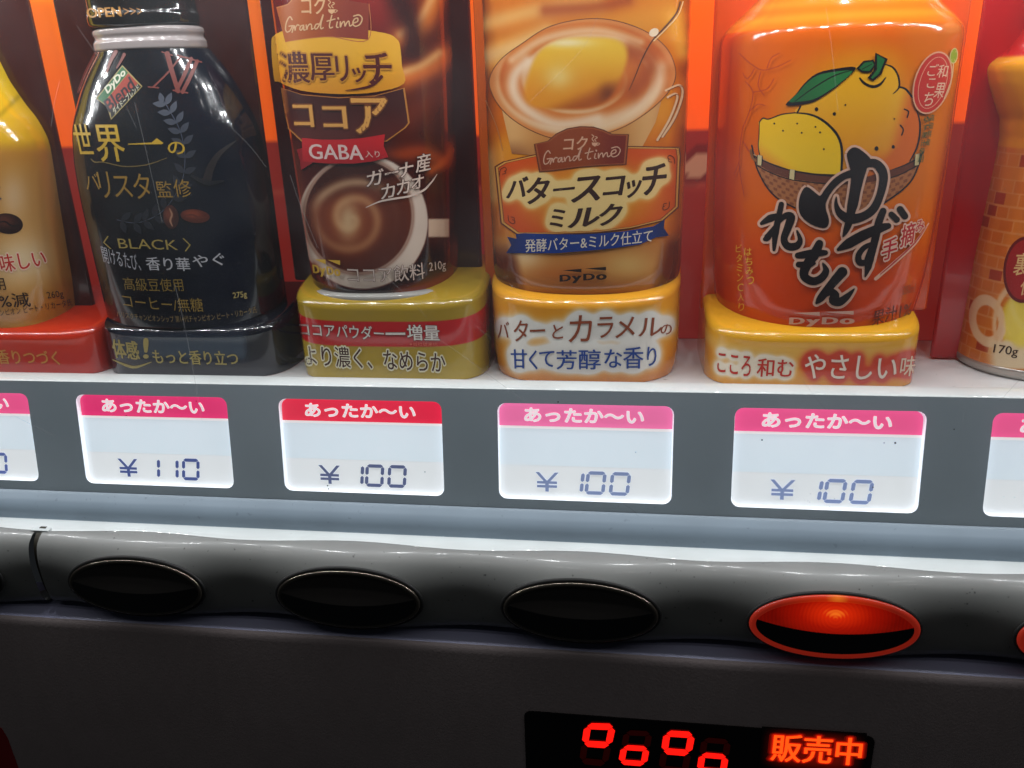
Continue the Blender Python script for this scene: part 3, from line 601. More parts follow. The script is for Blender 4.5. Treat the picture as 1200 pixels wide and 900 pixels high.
A = Art(ps, 3); G3 = (176, 160, 96)
A.text('体感', 132, 398, 163, 421, G3, slope=.10, bold=.03); A.text('!', 166, 395, 176, 421, G3, slope=.03, bold=.04, shear=.2); A.text('もっと香り立つ', 179, 410, 279, 427.5, G3, slope=.025, bold=.022)
A.stroke([(132, 421), (148, 428), (160, 430), (178, 424)], [.8, 3, 3, .6], G3)
keep(A.build('plinth_lettering', None), root); 
plate(root, -.1860, -.1155, .056, .0455, .185, (52, 16, 12))
# ---------------------------------------------------------------- cocoa bottle
root = dummy('dark brown cocoa bottle with yellow panel and red ribbon, on a gold plinth', -.0735)
sf = Surf(-.0768, .0620, 2.15, [(.054, .0262, .0385), (.058, .0270, .0368), (.066, .0276, .0360), (.095, .0287, .0352), (.119, .0293, .0350), (.15, .0298, .0348), (.165, .0298, .0350), (.18, .022, .041), (.19, .015, .043)])
def grand(A, ox, oy, sx, sy, col, slope, wd):
    """hand drawn script; strokes in a 100 x 20 box"""
    q = lambda pts: [(ox+a*sx, oy+b*sy+slope*a*sx) for a, b in pts]
    for pts in ([(9, 4), (6, 0), (2, 6), (.5, 14), (2, 19), (6, 18), (9, 13)], [(5, 12), (11, 12), (10, 16), (9, 20)], [(12, 12), (13, 18), (13.5, 14), (16, 11), (18, 12)], [(24, 12), (20, 13), (19, 17), (21, 18), (24, 13), (24, 18), (26, 18)],
                [(27, 12), (28, 18), (29, 14), (32, 11), (34, 13), (34, 18), (36, 17)], [(44, 12), (40, 12), (38, 16), (40, 18), (44, 13), (49, 0), (46, 12), (46, 18), (49, 17)], [(60, 2), (57, 14), (58, 18), (61, 17)], [(54, 9), (64, 7)],
                [(67, 11), (66, 17), (68, 18)], [(71, 11), (71, 18), (73, 13), (76, 11), (77, 17), (79, 13), (82, 11), (83, 17), (86, 16)], [(87, 14), (93, 12), (93, 8), (89, 9), (87, 14), (90, 18), (96, 16), (99, 9), (95, 4), (88, 5)]): A.stroke(q(pts), wd, col, k=5)
    A.stroke(q([(68, 6), (68.5, 7)]), wd*1.3, col)
def kok(A, t, b, col, slope, cup):
    A.text(t, *b, col, slope=slope, bold=.02, shear=.12)
    cx_, cy_, r = cup; A.poly([(cx_-r, cy_), (cx_+r, cy_), (cx_+r*.8, cy_+r*.8), (cx_, cy_+r*1.3), (cx_-r*.8, cy_+r*.8)], col)
    A.stroke([(cx_+r, cy_+.1*r), (cx_+r*1.6, cy_+.4*r), (cx_+r*.8, cy_+r)], .8, col); A.stroke([(cx_-r*.2, cy_-.3*r), (cx_-r*.9, cy_-r*1.2), (cx_-r*.3, cy_-r*2), (cx_-r*1., cy_-r*2.6)], 1., col); A.stroke([(cx_+r*.5, cy_-.3*r), (cx_, cy_-r), (cx_+r*.8, cy_-r*1.6), (cx_+r*.2, cy_-r*2)], 1., col)
z3 = lambda pts: [(290+a/3.75, b/3.75) for a, b in pts]
A = Art(sf, 1.7)
A.poly(smooth_line(z3([(118, 345), (106, 200), (120, 155), (200, 128), (400, 120), (600, 145), (655, 172), (670, 205), (678, 290), (686, 368), (560, 405), (400, 413), (240, 398), (140, 360)]), True, 4), lambda x, y: mix((240, 178, 44), (226, 150, 30), sm(60, 110, y)))
ko = z3([(148, 385), (165, 500), (180, 565), (240, 622), (420, 632), (612, 622), (695, 562), (712, 540), (690, 385), (560, 420), (400, 428), (240, 414)])
A.poly(ko, (190, 122, 52)); A.poly([(432-.0+(x-408)*.972-24+.0, 140+(y-140)*.965) for x, y in ko], lambda x, y: mix((66, 20, 18), (88, 26, 20), sm(120, 160, y)))
A.poly([(324.5, 8.5), (338, 4.5), (345, -4), (405, -6), (410, 1), (432.5, 4.5), (431.5, 46.5), (390, 43), (370, 43.8), (350, 46.5), (335, 49)], lambda x, y: mix((182, 92, 30), (140, 48, 24), sm(345, 415, x)))
A.stroke([(325, 9), (338, 5), (345, -4)], 1, (206, 130, 64)); A.stroke([(335, 49), (350, 46.5), (370, 44), (390, 43.2), (431.5, 46.5), (432.5, 4.5)], .9, (196, 110, 56))
CR = (228, 178, 130)
kok(A, 'コク', (353, -4, 382, 17), CR, -.02, (389, 11, 4.2)); grand(A, 335, 20, .905, .92, CR, -.07, 1.5)
MA = (86, 22, 20)
for t, b in (('濃', (329, 60, 363, 98)), ('厚', (363.5, 62, 392, 95)), ('リ', (394, 65, 409, 96)), ('ッ', (413, 79, 430, 97)), ('チ', (426, 61, 459, 100))): A.text(t, *b, MA, bold=.022, halo=((.035, (206, 140, 40)),))
A.stroke([(447, 90), (436, 100), (420, 104), (405, 106)], [4, 3, 2, .6], MA)
for t, b in (('コ', (345, 122, 368, 149)), ('コ', (379, 124, 407, 151)), ('ア', (413, 114, 455, 157))): A.text(t, *b, (232, 168, 84), bold=.022, halo=((.03, (120, 64, 30)),))
A.poly([(349, 175), (360, 172), (367, 191), (354, 199), (353, 188)], (150, 16, 26))
A.poly([(355, 161.5), (378, 163.5), (400, 163.5), (423, 162), (451, 157.3), (449.5, 171), (455, 184), (437, 189), (415, 191.5), (385, 191.5), (356, 189)], lambda x, y: mix((206, 28, 38), (176, 18, 30), sm(165, 192, y)))
A.text('GABA', 363, 169, 426, 187, (236, 206, 200), slope=.02, bold=.016); A.text('入り', 428, 176.5, 445, 184.5, (226, 180, 170), bold=.012)
WT = (232, 210, 196); hh = ((.03, (70, 24, 18)),)
for t, b in (('ガ', (429, 199, 450, 217)), ('ー', (451, 201, 467, 203.6)), ('ナ', (467, 190, 484, 207)), ('産', (486, 180, 504, 201)), ('カ', (446, 215, 463, 232)), ('カ', (464, 210, 480, 227)), ('オ', (481, 205, 496, 221))): A.text(t, *b, WT, slope=-.22, bold=.014, shear=.1, halo=hh)
A.stroke([(429, 243), (445, 236), (462, 232.5), (480, 229.5), (495, 223), (504, 214), (511, 204)], [.6, 1.8, 2.2, 2.2, 2.4, 1.8, .5], WT)
A.logo(368, 304, 400, 324, (222, 178, 60), slope=.12); A.text('ココア飲料', 408, 309, 497, 328, (226, 206, 196), slope=-.05, sag=2.5, bold=.004, halo=((.02, (90, 60, 50)),)); A.text('210g', 502, 306, 521, 319, (220, 200, 190), slope=-.15)
at(A.build('label_lettering', None, base=.00022), root)
def pnt(x, y, V):
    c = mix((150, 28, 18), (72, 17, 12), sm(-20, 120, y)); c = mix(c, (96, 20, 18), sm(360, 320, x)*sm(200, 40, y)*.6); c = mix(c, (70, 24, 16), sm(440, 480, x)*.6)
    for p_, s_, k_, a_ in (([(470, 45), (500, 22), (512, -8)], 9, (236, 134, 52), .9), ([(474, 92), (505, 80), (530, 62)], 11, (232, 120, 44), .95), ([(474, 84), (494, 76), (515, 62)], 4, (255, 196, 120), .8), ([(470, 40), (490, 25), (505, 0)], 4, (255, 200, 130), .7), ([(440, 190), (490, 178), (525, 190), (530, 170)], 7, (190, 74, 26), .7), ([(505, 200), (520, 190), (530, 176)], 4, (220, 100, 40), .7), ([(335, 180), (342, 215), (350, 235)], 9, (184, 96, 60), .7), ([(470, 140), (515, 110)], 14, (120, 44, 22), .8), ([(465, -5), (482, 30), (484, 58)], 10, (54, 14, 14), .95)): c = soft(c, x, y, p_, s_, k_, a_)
    r = ell_r(x, y, 425, 260, 76, 78); cup = mix((232, 212, 196), (222, 190, 168), sm(380, 340, x)); inner = ell_r(x, y, 420, 253, 63, 67)
    c = mix(c, (46, 14, 12), sm(1.2, .9, r)*sm(205, 190, y)); c = mix(c, cup, sm(1.02, .99, r))
    ri = ell_r(x, y, 412, 256, 62, 62); th = np.arctan2(y-256, x-412); w = .5+.5*np.sin(ri*15-th*1.0+.5)
    liq = mix((150, 72, 40), (104, 46, 30), sm(.25, .9, ri)); liq = mix(liq, (218, 156, 106), .8*w*w*sm(1.0, .3, ri)); liq = mix(liq, (238, 200, 150), .9*np.exp(-((x-408)/12)**2-((y-258)/22)**2)); liq = mix(liq, (60, 22, 16), .85*sm(235, 200, y+.25*(x-420)))
    liq = mix(liq, (216, 176, 136), .75*np.exp(-(((ell_r(x, y, 420, 262, 70, 62, .1)-.78)/.09)**2))*sm(255, 225, y)*sm(470, 420, x)); liq = mix(liq, (92, 42, 30), .7*sm(.6, 1., ri)*sm(240, 300, y))
    c = mix(c, liq, sm(1.01, .97, inner)); c = mix(c, (120, 64, 44), .5*np.exp(-((inner-1.02)/.03)**2))
    hand = sm(501, 503, x)*sm(528, 525, x)*sm(255.5, 257.5, y)*sm(279, 276.5, y); c = mix(c, (232, 202, 176), hand)
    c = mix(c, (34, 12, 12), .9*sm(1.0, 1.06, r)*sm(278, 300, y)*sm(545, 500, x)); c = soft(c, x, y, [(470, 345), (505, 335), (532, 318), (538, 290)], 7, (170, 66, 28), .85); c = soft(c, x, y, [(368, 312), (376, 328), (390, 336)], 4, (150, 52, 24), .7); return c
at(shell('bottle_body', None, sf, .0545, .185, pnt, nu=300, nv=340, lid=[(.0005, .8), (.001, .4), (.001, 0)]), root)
rs = Surf(-.0757, .0620, 2.25, [(.0535, .0300, .0346), (.0570, .0300, .0346)], 0)
at(shell('base_ring', None, rs, .0535, .0570, lambda x, y, V: np.full((len(x), 3), (168., 166, 160)), nu=160, nv=6, lid=[(.0005, .98), (.0008, .9), (.0008, .8)]), root)
ps = Surf(-.0715, .058, 4.0, [(.02, .0345, .0325), (.056, .0348, .0325)])
PLIN = mat('gold_printed', rough=.28, coat=.5, attr=True, metal=.25)
def pnt(x, y, V):
    z = V[:, 2]; n_ = .5+.5*np.sin(V[:, 0]*900+np.sin(z*700)); c = mix((188, 160, 50), (172, 142, 42), sm(.028, .05, z)); c = mix(c, (222, 204, 110), .25*n_*sm(.040, .046, z)*0); b_ = sm(.0398, .0402, z)*sm(.0492, .0488, z); return mix(c, (196, 26, 30), b_)
pli = plinth(root, ps, .0555, pnt, inner=.80)
A = Art(ps, 3)
A.text('ココアパウダー', 352, 380, 450, 396, (240, 234, 226), slope=.06, bold=.006, halo=((.028, (110, 24, 24)),)); A.text('増量', 477, 380.5, 515, 399, (244, 240, 232), slope=.02, bold=.014, halo=((.03, (110, 24, 24)),)); A.text('ー', 452, 389.6, 475, 392.4, (240, 234, 226), slope=.0, halo=((.028, (110, 24, 24)),))
A.text('※当社従来比', 480, 401, 513, 405.5, (232, 120, 90), slope=.02)
A.text('より濃く、なめらか', 357, 408, 522, 433, (66, 30, 24), slope=.055, bold=.012, halo=((.075, (214, 196, 120)), (.05, (240, 236, 210))))
keep(A.build('plinth_lettering', None), root)
plate(root, -.1136, -.0406, .0620, .0565, .19, (58, 12, 12))
# ---------------------------------------------------------------- butterscotch milk bottle
root = dummy('orange butterscotch milk bottle with a picture of a cup, on an orange plinth', -.0025)
sf = Surf(-.0023, .058, 2.25, [(.050, .0290, .040), (.055, .0308, .0385), (.0595, .0322, .0365), (.063, .0330, .0360), (.1, .0333, .0356), (.122, .0333, .0356), (.125, .0330, .0356), (.128, .0333, .0356), (.131, .0330, .0356), (.134, .0333, .0356), (.137, .0330, .0356), (.140, .0333, .0356), (.143, .0330, .0356), (.15, .0333, .0356), (.17, .033, .0358), (.185, .022, .042)])
A = Art(sf, 3)
z5 = lambda pts: [(540+a/3.75, b/3.75) for a, b in pts]; zb = lambda pts: [(560+a/4.615, 180+b/4.615) for a, b in pts]
# cup, its coffee and the butter
def cupc(x, y):
    c = mix((226, 170, 104), (200, 126, 56), sm(600, 640, x)*sm(760, 720, x)*.7); c = mix(c, (160, 80, 40), .6*sm(760, 790, x)); return mix(c, (120, 60, 30), .75*sm(158, 186, y)*sm(640, 600, x))
A.poly(zb([(108, -330), (140, -200), (185, 0), (330, 10), (800, 10), (890, -40), (960, -170), (990, -280)]), cupc)
oval = [(574, 100), (577, 84), (590, 67), (612, 51), (640, 33), (672, 24), (705, 22), (735, 28), (762, 40), (782, 58), (791, 80), (789, 98), (776, 116), (755, 134), (728, 150), (695, 160), (655, 163), (625, 154), (600, 139), (583, 121)]
def coffee(x, y):
    r = ell_r(x, y, 683, 93, 108, 70, -.06); th = np.arctan2((y-93)*1.5, x-683); c = mix((206, 98, 24), (220, 116, 36), sm(-1, 1, np.sin(th*2+r*6)))
    sp_ = .5+.5*np.sin(r*17-th*1.0+.8); c = mix(c, (244, 204, 156), .75*sm(.52, .95, sp_)*sm(.42, .55, r)*sm(1.0, .9, r)); c = mix(c, (250, 226, 200), .9*np.exp(-((y-150)/7)**2)*sm(600, 640, x)*sm(730, 700, x)*0)
    c = soft(c, x, y, [(618, 72), (603, 90), (604, 112), (622, 132), (655, 146), (700, 140)], 6, (252, 226, 196), .85); c = soft(c, x, y, [(600, 70), (640, 45), (700, 36), (750, 50)], 4, (250, 214, 170), .7); c = soft(c, x, y, [(700, 146), (740, 130), (768, 105), (772, 80)], 7, (250, 218, 180), .85)
    c = soft(c, x, y, [(738, 60), (760, 70), (758, 90), (742, 106)], 8, (180, 80, 26), .9); return mix(c, (246, 196, 140), .35*sm(.92, .99, r))
def butter(x, y):
    c = mix((248, 196, 44), (236, 150, 24), sm(50, 112, y)); c = mix(c, (255, 238, 190), .85*np.exp(-((x-664)/30)**2-((y-50)/6)**2)); c = mix(c, (252, 226, 150), .7*np.exp(-((x-655)/17)**2-((y-90)/15)**2)); c = mix(c, (176, 84, 18), .95*sm(0, 1, (y-98)/22+(x-694)/55)); return mix(c, (120, 54, 16), .8*np.exp(-((x-712)/10)**2-((y-110)/12)**2))
def coffee_butter(x, y):
    u, v = (x-675+.35*(y-86))/56, (y-86-.0*(x-675))/43; r = (np.abs(u)**3.2+np.abs(v)**3.2)**(1/3.2); return mix(coffee(x, y), butter(x, y), sm(1.05, .90, r))
A.poly(smooth_line(oval, True, 5), coffee_butter); A.items[-1] = (split_long(A.items[-1][0], None, 1.6), coffee_butter, A.items[-1][2]); A.stroke(oval, .9, (96, 50, 26), closed=True)
A.stroke(z5([(110, 440), (160, 560), (185, 660)]), .6, (190, 130, 80))
kb = len(A.items)
A.stroke([(797, 2), (792, 16), (778, 33), (764, 48), (752, 70), (744, 90), (737, 106)], [1.4, 2, 2, 1.6, 1.6, 1.2, .6], (96, 50, 22)); A.stroke([(800, 2), (794, 18), (780, 34), (766, 48)], 1.2, (250, 210, 150)); A.ell(766, 38, 6, 4.5, (252, 226, 190), -.6)
for p_ in ([(780, 106), (796, 100), (799, 112), (790, 138), (776, 160)], [(782, 114), (791, 110), (793, 116), (784, 140), (770, 164)]): A.stroke(p_, 2.6, (240, 196, 150)); A.stroke([(a+1.6, b+.6) for a, b in p_], .8, (120, 60, 30))
# framed panel
frm = [(580, 195), (590, 189), (625, 181), (680, 174), (740, 171), (796, 172), (797.5, 182), (795, 243), (777, 259), (740, 268), (700, 273), (650, 275), (605, 275), (587, 262)]
def panel(x, y):
    c = mix((234, 142, 34), (220, 84, 16), sm(.4, 1., ell_r(x, y, 690, 230, 110, 60))); return c
A.poly(frm, (110, 52, 24)); A.poly([(690+(x-690)*.985, 224+(y-224)*.975) for x, y in frm], (224, 160, 76)); A.poly([(690+(x-690)*.965, 224+(y-224)*.95) for x, y in frm], (150, 66, 22)); kp = A.k
PANEL_IDX = len(A.items)
A.poly([(690+(x-690)*.952, 224+(y-224)*.94) for x, y in frm], panel)
BR = (58, 28, 20); i0 = len(A.items)
B = [('バ', (593, 207, 620, 232)), ('タ', (617, 207, 645, 239)), ('ー', (648, 219.3, 674, 223.6)), ('ス', (669, 206, 704, 237)), ('コ', (706, 206, 733, 230)), ('ッ', (734, 210, 752, 232)), ('チ', (752, 191, 781, 229)), ('ミ', (644, 244, 663, 267)), ('ル', (665, 243, 703, 266)), ('ク', (702, 238, 730, 264))]
for t, b in B: A.text(t, *b, BR, slope=-.10, bold=.036, shear=.18)
i1 = len(A.items); TX = list(range(i0, i1))
def panel2(x, y):
    c = panel(x, y); g = A.glow(x, y, TX, 5); return mix(c, (252, 222, 150), np.clip(g*2.1, 0, .92))
T_, _, lv_ = A.items[PANEL_IDX]; A.items[PANEL_IDX] = (split_long(T_, None, 1.6), panel2, lv_)
for cx_, cy_, fx_, fy_ in ((586, 196, 1, 1), (790, 182, -1, 1), (596, 262, 1, -1), (784, 246, -1, -1)):
    A.stroke([(cx_, cy_+10*fy_), (cx_+1*fx_, cy_+3*fy_), (cx_+6*fx_, cy_), (cx_+8*fx_, cy_+3*fy_), (cx_+5*fx_, cy_+5*fy_)], .9, (104, 48, 20)); A.stroke([(cx_+3*fx_, cy_+8*fy_), (cx_+7*fx_, cy_+7*fy_), (cx_+7*fx_, cy_+4*fy_)], .8, (104, 48, 20))
# badge, ribbon, logo
bd = [(627.5, 169), (643, 165.5), (653, 157), (665, 151.5), (680, 149), (695, 149.5), (707, 153), (716, 157.5), (735.5, 158), (732.5, 192), (710, 193), (680, 195), (650, 199), (633.5, 200.5)]
A.poly([(682+(x-682)*1.03, 175+(y-175)*1.05) for x, y in bd], (110, 52, 28)); A.poly(bd, (164, 84, 44)); A.poly([(682+(x-682)*.965, 175.5+(y-175.5)*.95) for x, y in bd], lambda x, y: mix((150, 66, 26), (124, 36, 20), sm(15, 60, np.abs(x-668))))
kok(A, 'コク', (660, 160, 689, 176), (226, 170, 136), -.06, (697, 167, 3.6)); grand(A, 637, 177, .905, .80, (222, 168, 140), -.095, 1.3)
rb = [(595, 277), (606, 279.5), (605, 274), (615, 273), (650, 274.5), (690, 274), (730, 271), (765, 265), (778, 257), (777, 267), (783, 276), (768, 278), (750, 286), (720, 290.5), (690, 293.5), (650, 296.5), (620, 296.5), (594, 296.5), (600, 287)]
A.poly(rb, lambda x, y: mix((26, 58, 140), (18, 34, 96), sm(60, 95, np.abs(x-688)))); A.text('発酵バター&ミルク仕立て', 616, 274, 764, 289.5, (238, 226, 206), slope=-.082, sag=1.5, bold=.006)
A.logo(656, 314.5, 711, 330.5, (44, 26, 18), slope=-.05)
at(A.build('label_artwork', None), root)
def pnt(x, y, V):
    c = mix((220, 110, 20), (236, 150, 44), .5+.5*np.sin(y/17+x/60)); c = mix(c, (150, 62, 14), .75*sm(.026, .0325, np.abs(V[:, 0]+.0023)));  # brown towards both edges: side shading painted into the colour
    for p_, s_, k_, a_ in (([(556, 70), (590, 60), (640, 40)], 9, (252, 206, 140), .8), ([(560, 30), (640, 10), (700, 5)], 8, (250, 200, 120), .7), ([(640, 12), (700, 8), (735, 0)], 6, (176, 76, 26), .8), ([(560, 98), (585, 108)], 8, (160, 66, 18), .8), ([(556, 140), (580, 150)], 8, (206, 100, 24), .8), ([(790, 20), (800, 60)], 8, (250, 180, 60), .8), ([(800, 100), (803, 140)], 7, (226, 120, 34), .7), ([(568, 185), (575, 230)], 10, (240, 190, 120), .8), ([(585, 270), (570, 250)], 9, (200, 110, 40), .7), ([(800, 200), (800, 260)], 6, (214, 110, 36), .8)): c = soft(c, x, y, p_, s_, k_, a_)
    low = sm(268, 290, y); c = mix(c, (206, 134, 64), low); c = mix(c, (246, 206, 150), low*np.exp(-((x-615)/22)**2-((y-300)/18)**2)); c = mix(c, (196, 106, 44), low*.7*np.exp(-((x-660)/40)**2-((y-322)/10)**2)); c = mix(c, (240, 200, 120), low*.7*np.exp(-((x-735)/30)**2-((y-310)/16)**2)); c = mix(c, (92, 32, 14), low*.92*sm(616, 600, x-.2*(y-320))*sm(276, 308, y)); c = mix(c, (100, 36, 15), low*.92*sm(762, 780, x+.25*(y-320))); c = mix(c, (176, 90, 36), .8*sm(337, 346, y)); return c
at(shell('bottle_body', None, sf, .0505, .185, pnt, nu=300, nv=340, lid=[(.0005, .8), (.001, .4), (.001, 0)]), root)
ps = Surf(-.0025, .062, 2.9, [(.026, .0320, .0332), (.029, .0330, .0326), (.034, .0335, .0322), (.06, .0335, .0322)])
A = Art(ps, 3); RB = (150, 74, 46)
for t, b in (('バ', (583, 377, 597, 396)), ('タ', (602, 375, 619, 400)), ('ー', (621, 385.8, 639, 388.8)), ('と', (647, 380, 660, 397)), ('カ', (666, 369, 694, 401)), ('ラ', (700, 371, 719, 396)), ('メ', (721, 371, 744, 396)), ('ル', (748, 372, 776, 394)), ('の', (774, 380, 787, 392))): A.text(t, *b, RB, slope=-.04, bold=.010, shear=.06)
for t, b in (('甘', (599, 409, 618, 432)), ('く', (620, 410, 630, 433)), ('て', (632, 411, 650, 430)), ('芳', (652, 410, 676, 433)), ('醇', (678, 409, 704, 433)), ('な', (708, 409, 729, 431)), ('香', (730, 406, 754, 432)), ('り', (758, 406, 769, 429))): A.text(t, *b, (34, 74, 156), bold=.012)
TXP = list(range(len(A.items)))
def pnt(x, y, V):
    c = mix((238, 160, 40), (232, 136, 30), sm(380, 440, y)); g = A.glow(x, y, TXP, 6); c = mix(c, (244, 244, 240), np.clip(g*2.6, 0, .97)); return mix(c, (244, 172, 44), sm(.0540, .0556, V[:, 2]))
plinth(root, ps, .0562, pnt, inner=.82)
keep(A.build('plinth_lettering', None), root)
plate(root, -.0389, .0309, .058, .0555, .19, (214, 96, 20))
# ---------------------------------------------------------------- yuzu lemon bottle
root = dummy('bright orange citrus bottle with drawn fruit in a basket, on a yellow plinth', .0745)
sf = Surf(.0768, .062, 2.12, [(.038, .0310, .0400), (.044, .0323, .0375), (.052, .0337, .0362), (.06, .0347, .0356), (.071, .0353, .0352), (.095, .0362, .0348), (.1335, .0362, .0348), (.1362, .0357, .0352), (.139, .0330, .0375), (.1425, .0290, .0402), (.147, .0245, .0425), (.152, .0198, .045), (.16, .0165, .0465), (.175, .0165, .0465), (.178, .015, .047)], .0008)
A = Art(sf, 3); ya = lambda pts: [(860+a/4.615, 50+b/4.615) for a, b in pts]; yb = lambda pts: [(870+a/5, 160+b/5) for a, b in pts]; yc = lambda pts: [(850+a/4.615, 250+b/4.615) for a, b in pts]; K = (26, 16, 20); sc = 1/4.615
# basket
def wick(x, y):
    u = (x-980)/9.5; v = (y-215-((x-985)/90)**2*-22)/5.; b_ = ((np.floor(v) % 2)*.5+u) % 1; m_ = (np.abs(b_-.5) < .24)&(np.abs(v-np.floor(v)-.5) < .32); return np.where(m_[:, None], np.array([142, 78, 46.]), np.array([180, 112, 66.]))
bsk = ya([(95, 560), (112, 625), (128, 690), (180, 780), (240, 842), (330, 890), (440, 925), (570, 935), (700, 915), (810, 870), (905, 795), (965, 725), (1000, 650), (1030, 585), (1000, 610), (900, 668), (830, 690), (560, 720), (430, 708), (300, 685), (200, 655), (120, 610)])
A.poly(bsk, (176, 108, 64)); A.items[-1] = (split_long(A.items[-1][0], None, 1.2), wick, A.items[-1][2])
A.poly(ya([(110, 612), (200, 657), (300, 690), (430, 712), (560, 725), (700, 712), (830, 690), (900, 668), (985, 632), (980, 670), (900, 712), (830, 735), (700, 760), (560, 770), (430, 752), (300, 735), (200, 700), (125, 655)]), (108, 54, 36))
for p_, w_ in (([(98, 555), (112, 625), (130, 690), (180, 782), (240, 844), (330, 893)], 1.7), ([(110, 612), (200, 655), (300, 688), (430, 712), (560, 722)], 1.5), ([(128, 665), (200, 703), (300, 738), (430, 756), (520, 765)], 1.3), ([(830, 690), (900, 670), (985, 630), (1025, 590)], 1.5), ([(832, 735), (900, 712), (985, 668)], 1.3), ([(1005, 640), (965, 735), (905, 800), (810, 868)], 1.9)): A.stroke(ya(p_), w_, K)
A.stroke(ya([(110, 605), (200, 648), (300, 680), (430, 703), (555, 712)]), 1.3, (206, 150, 96)); A.stroke(ya([(92, 580), (100, 620), (122, 640)]), 2.4, (150, 96, 46))
# yuzu and lemon
yz = ya([(335, 385), (370, 340), (470, 280), (560, 225), (640, 150), (700, 110), (820, 112), (865, 140), (888, 180), (892, 240), (930, 250), (965, 295), (990, 360), (1003, 440), (1000, 520), (985, 575), (950, 640), (880, 675), (800, 700), (650, 730), (560, 640), (480, 500)])
def yzc(x, y):
    c = mix((246, 180, 30), (240, 156, 20), sm(100, 190, y)); return mix(c, (226, 104, 20), .95*np.clip(sm(1042, 1062, x+.25*(y-150))+sm(170, 196, y+.1*(x-1040)), 0, 1)*sm(980, 1030, x))
A.poly(smooth_line(yz, True, 4), yzc)
A.stroke(ya([(820, 118), (858, 134), (884, 172), (893, 215), (888, 248), (858, 278)]), [1.5, 2.4, 2.4, 2.4, 2, 1], K); A.stroke(ya([(895, 240), (928, 252), (962, 294)]), [2.2, 2.6, 2.6], K); A.stroke(ya([(985, 362), (1003, 430), (1001, 505), (985, 572), (950, 640)]), [1, 2.2, 2.2, 2.2, 1.4], K); A.stroke(ya([(345, 376), (360, 345)]), 2, K)
A.stroke(ya([(680, 192), (705, 220), (750, 238), (790, 225), (820, 188)]), [2, 3.2, 3.6, 3.0, 1.2], K); A.stroke(ya([(920, 360), (942, 372), (935, 404)]), 1.7, K); A.stroke(ya([(898, 446), (914, 470), (905, 500)]), 1.7, K)
for a, b, r_ in ((447, 360, 10), (543, 385, 9), (602, 337, 5), (770, 572, 11), (860, 563, 9), (866, 412, 4)): A.ell(860+a*sc, 50+b*sc, r_*sc, r_*sc*1.15, K, n=12)
lem = ya([(135, 430), (160, 408), (190, 412), (260, 388), (330, 378), (410, 387), (480, 420), (540, 475), (575, 530), (588, 600), (585, 690), (555, 712), (430, 706), (300, 685), (200, 650), (142, 615), (134, 560), (140, 480)])
A.poly(lem, lambda x, y: mix(mix((250, 198, 18), (252, 204, 22), sm(140, 200, y)), (238, 136, 20), .9*sm(0, 1, (y-172)/30+(905-x)/40)*sm(985, 940, x)))
A.stroke(ya([(330, 379), (410, 388), (480, 420), (545, 480), (576, 540), (584, 610), (580, 690)]), [1.4, 2.4, 3, 3.2, 3.2, 3, 2.6], K); A.stroke(ya([(140, 430), (160, 408), (190, 413), (260, 388), (330, 379)]), 1.5, K); A.stroke(ya([(140, 430), (138, 500), (134, 560), (142, 610)]), 1.1, K)
for a, b in ((220, 437), (267, 476), (343, 437), (367, 487), (441, 455), (466, 485), (486, 575)): A.ell(860+a*sc, 50+b*sc, 1.1, 1.2, K, n=10)
for q in ([(132, 606), (154, 612), (150, 665), (130, 660)], [(305, 684), (330, 688), (326, 742), (300, 735)], [(978, 604), (1000, 598), (996, 660), (974, 664)]): A.poly(ya([(565+(a-565)*1.0+(4 if a > q[0][0]+10 else -4), b) for a, b in q]), K); A.poly(ya(q), (222, 200, 146))
GR = (34, 110, 60)
lf = ya([(280, 337), (335, 280), (380, 222), (450, 165), (560, 139), (660, 135), (590, 210), (510, 272), (430, 320), (350, 336)])
A.poly(smooth_line(lf, True, 3), K); A.poly([(960+(x-960)*.90, 101+(y-101)*.82) for x, y in smooth_line(lf, True, 3)], lambda x, y: mix((30, 104, 54), (44, 124, 66), sm(930, 980, x))); A.stroke(ya([(330, 318), (430, 245), (540, 180), (640, 148)]), [.8, 1.5, 1.5, .8], K)
A.poly(ya([(660, 140), (700, 98), (752, 92), (768, 120), (738, 162), (690, 162)]), K); A.poly(ya([(676, 138), (705, 108), (746, 102), (756, 120), (732, 152), (695, 152)]), GR); A.stroke(ya([(690, 145), (745, 115)]), .9, K)
A.poly(ya([(762, 54), (830, 88), (795, 172), (752, 208), (720, 192), (758, 142)]), K); A.poly(ya([(772, 66), (815, 92), (782, 168), (748, 196), (738, 190), (772, 145)]), GR)
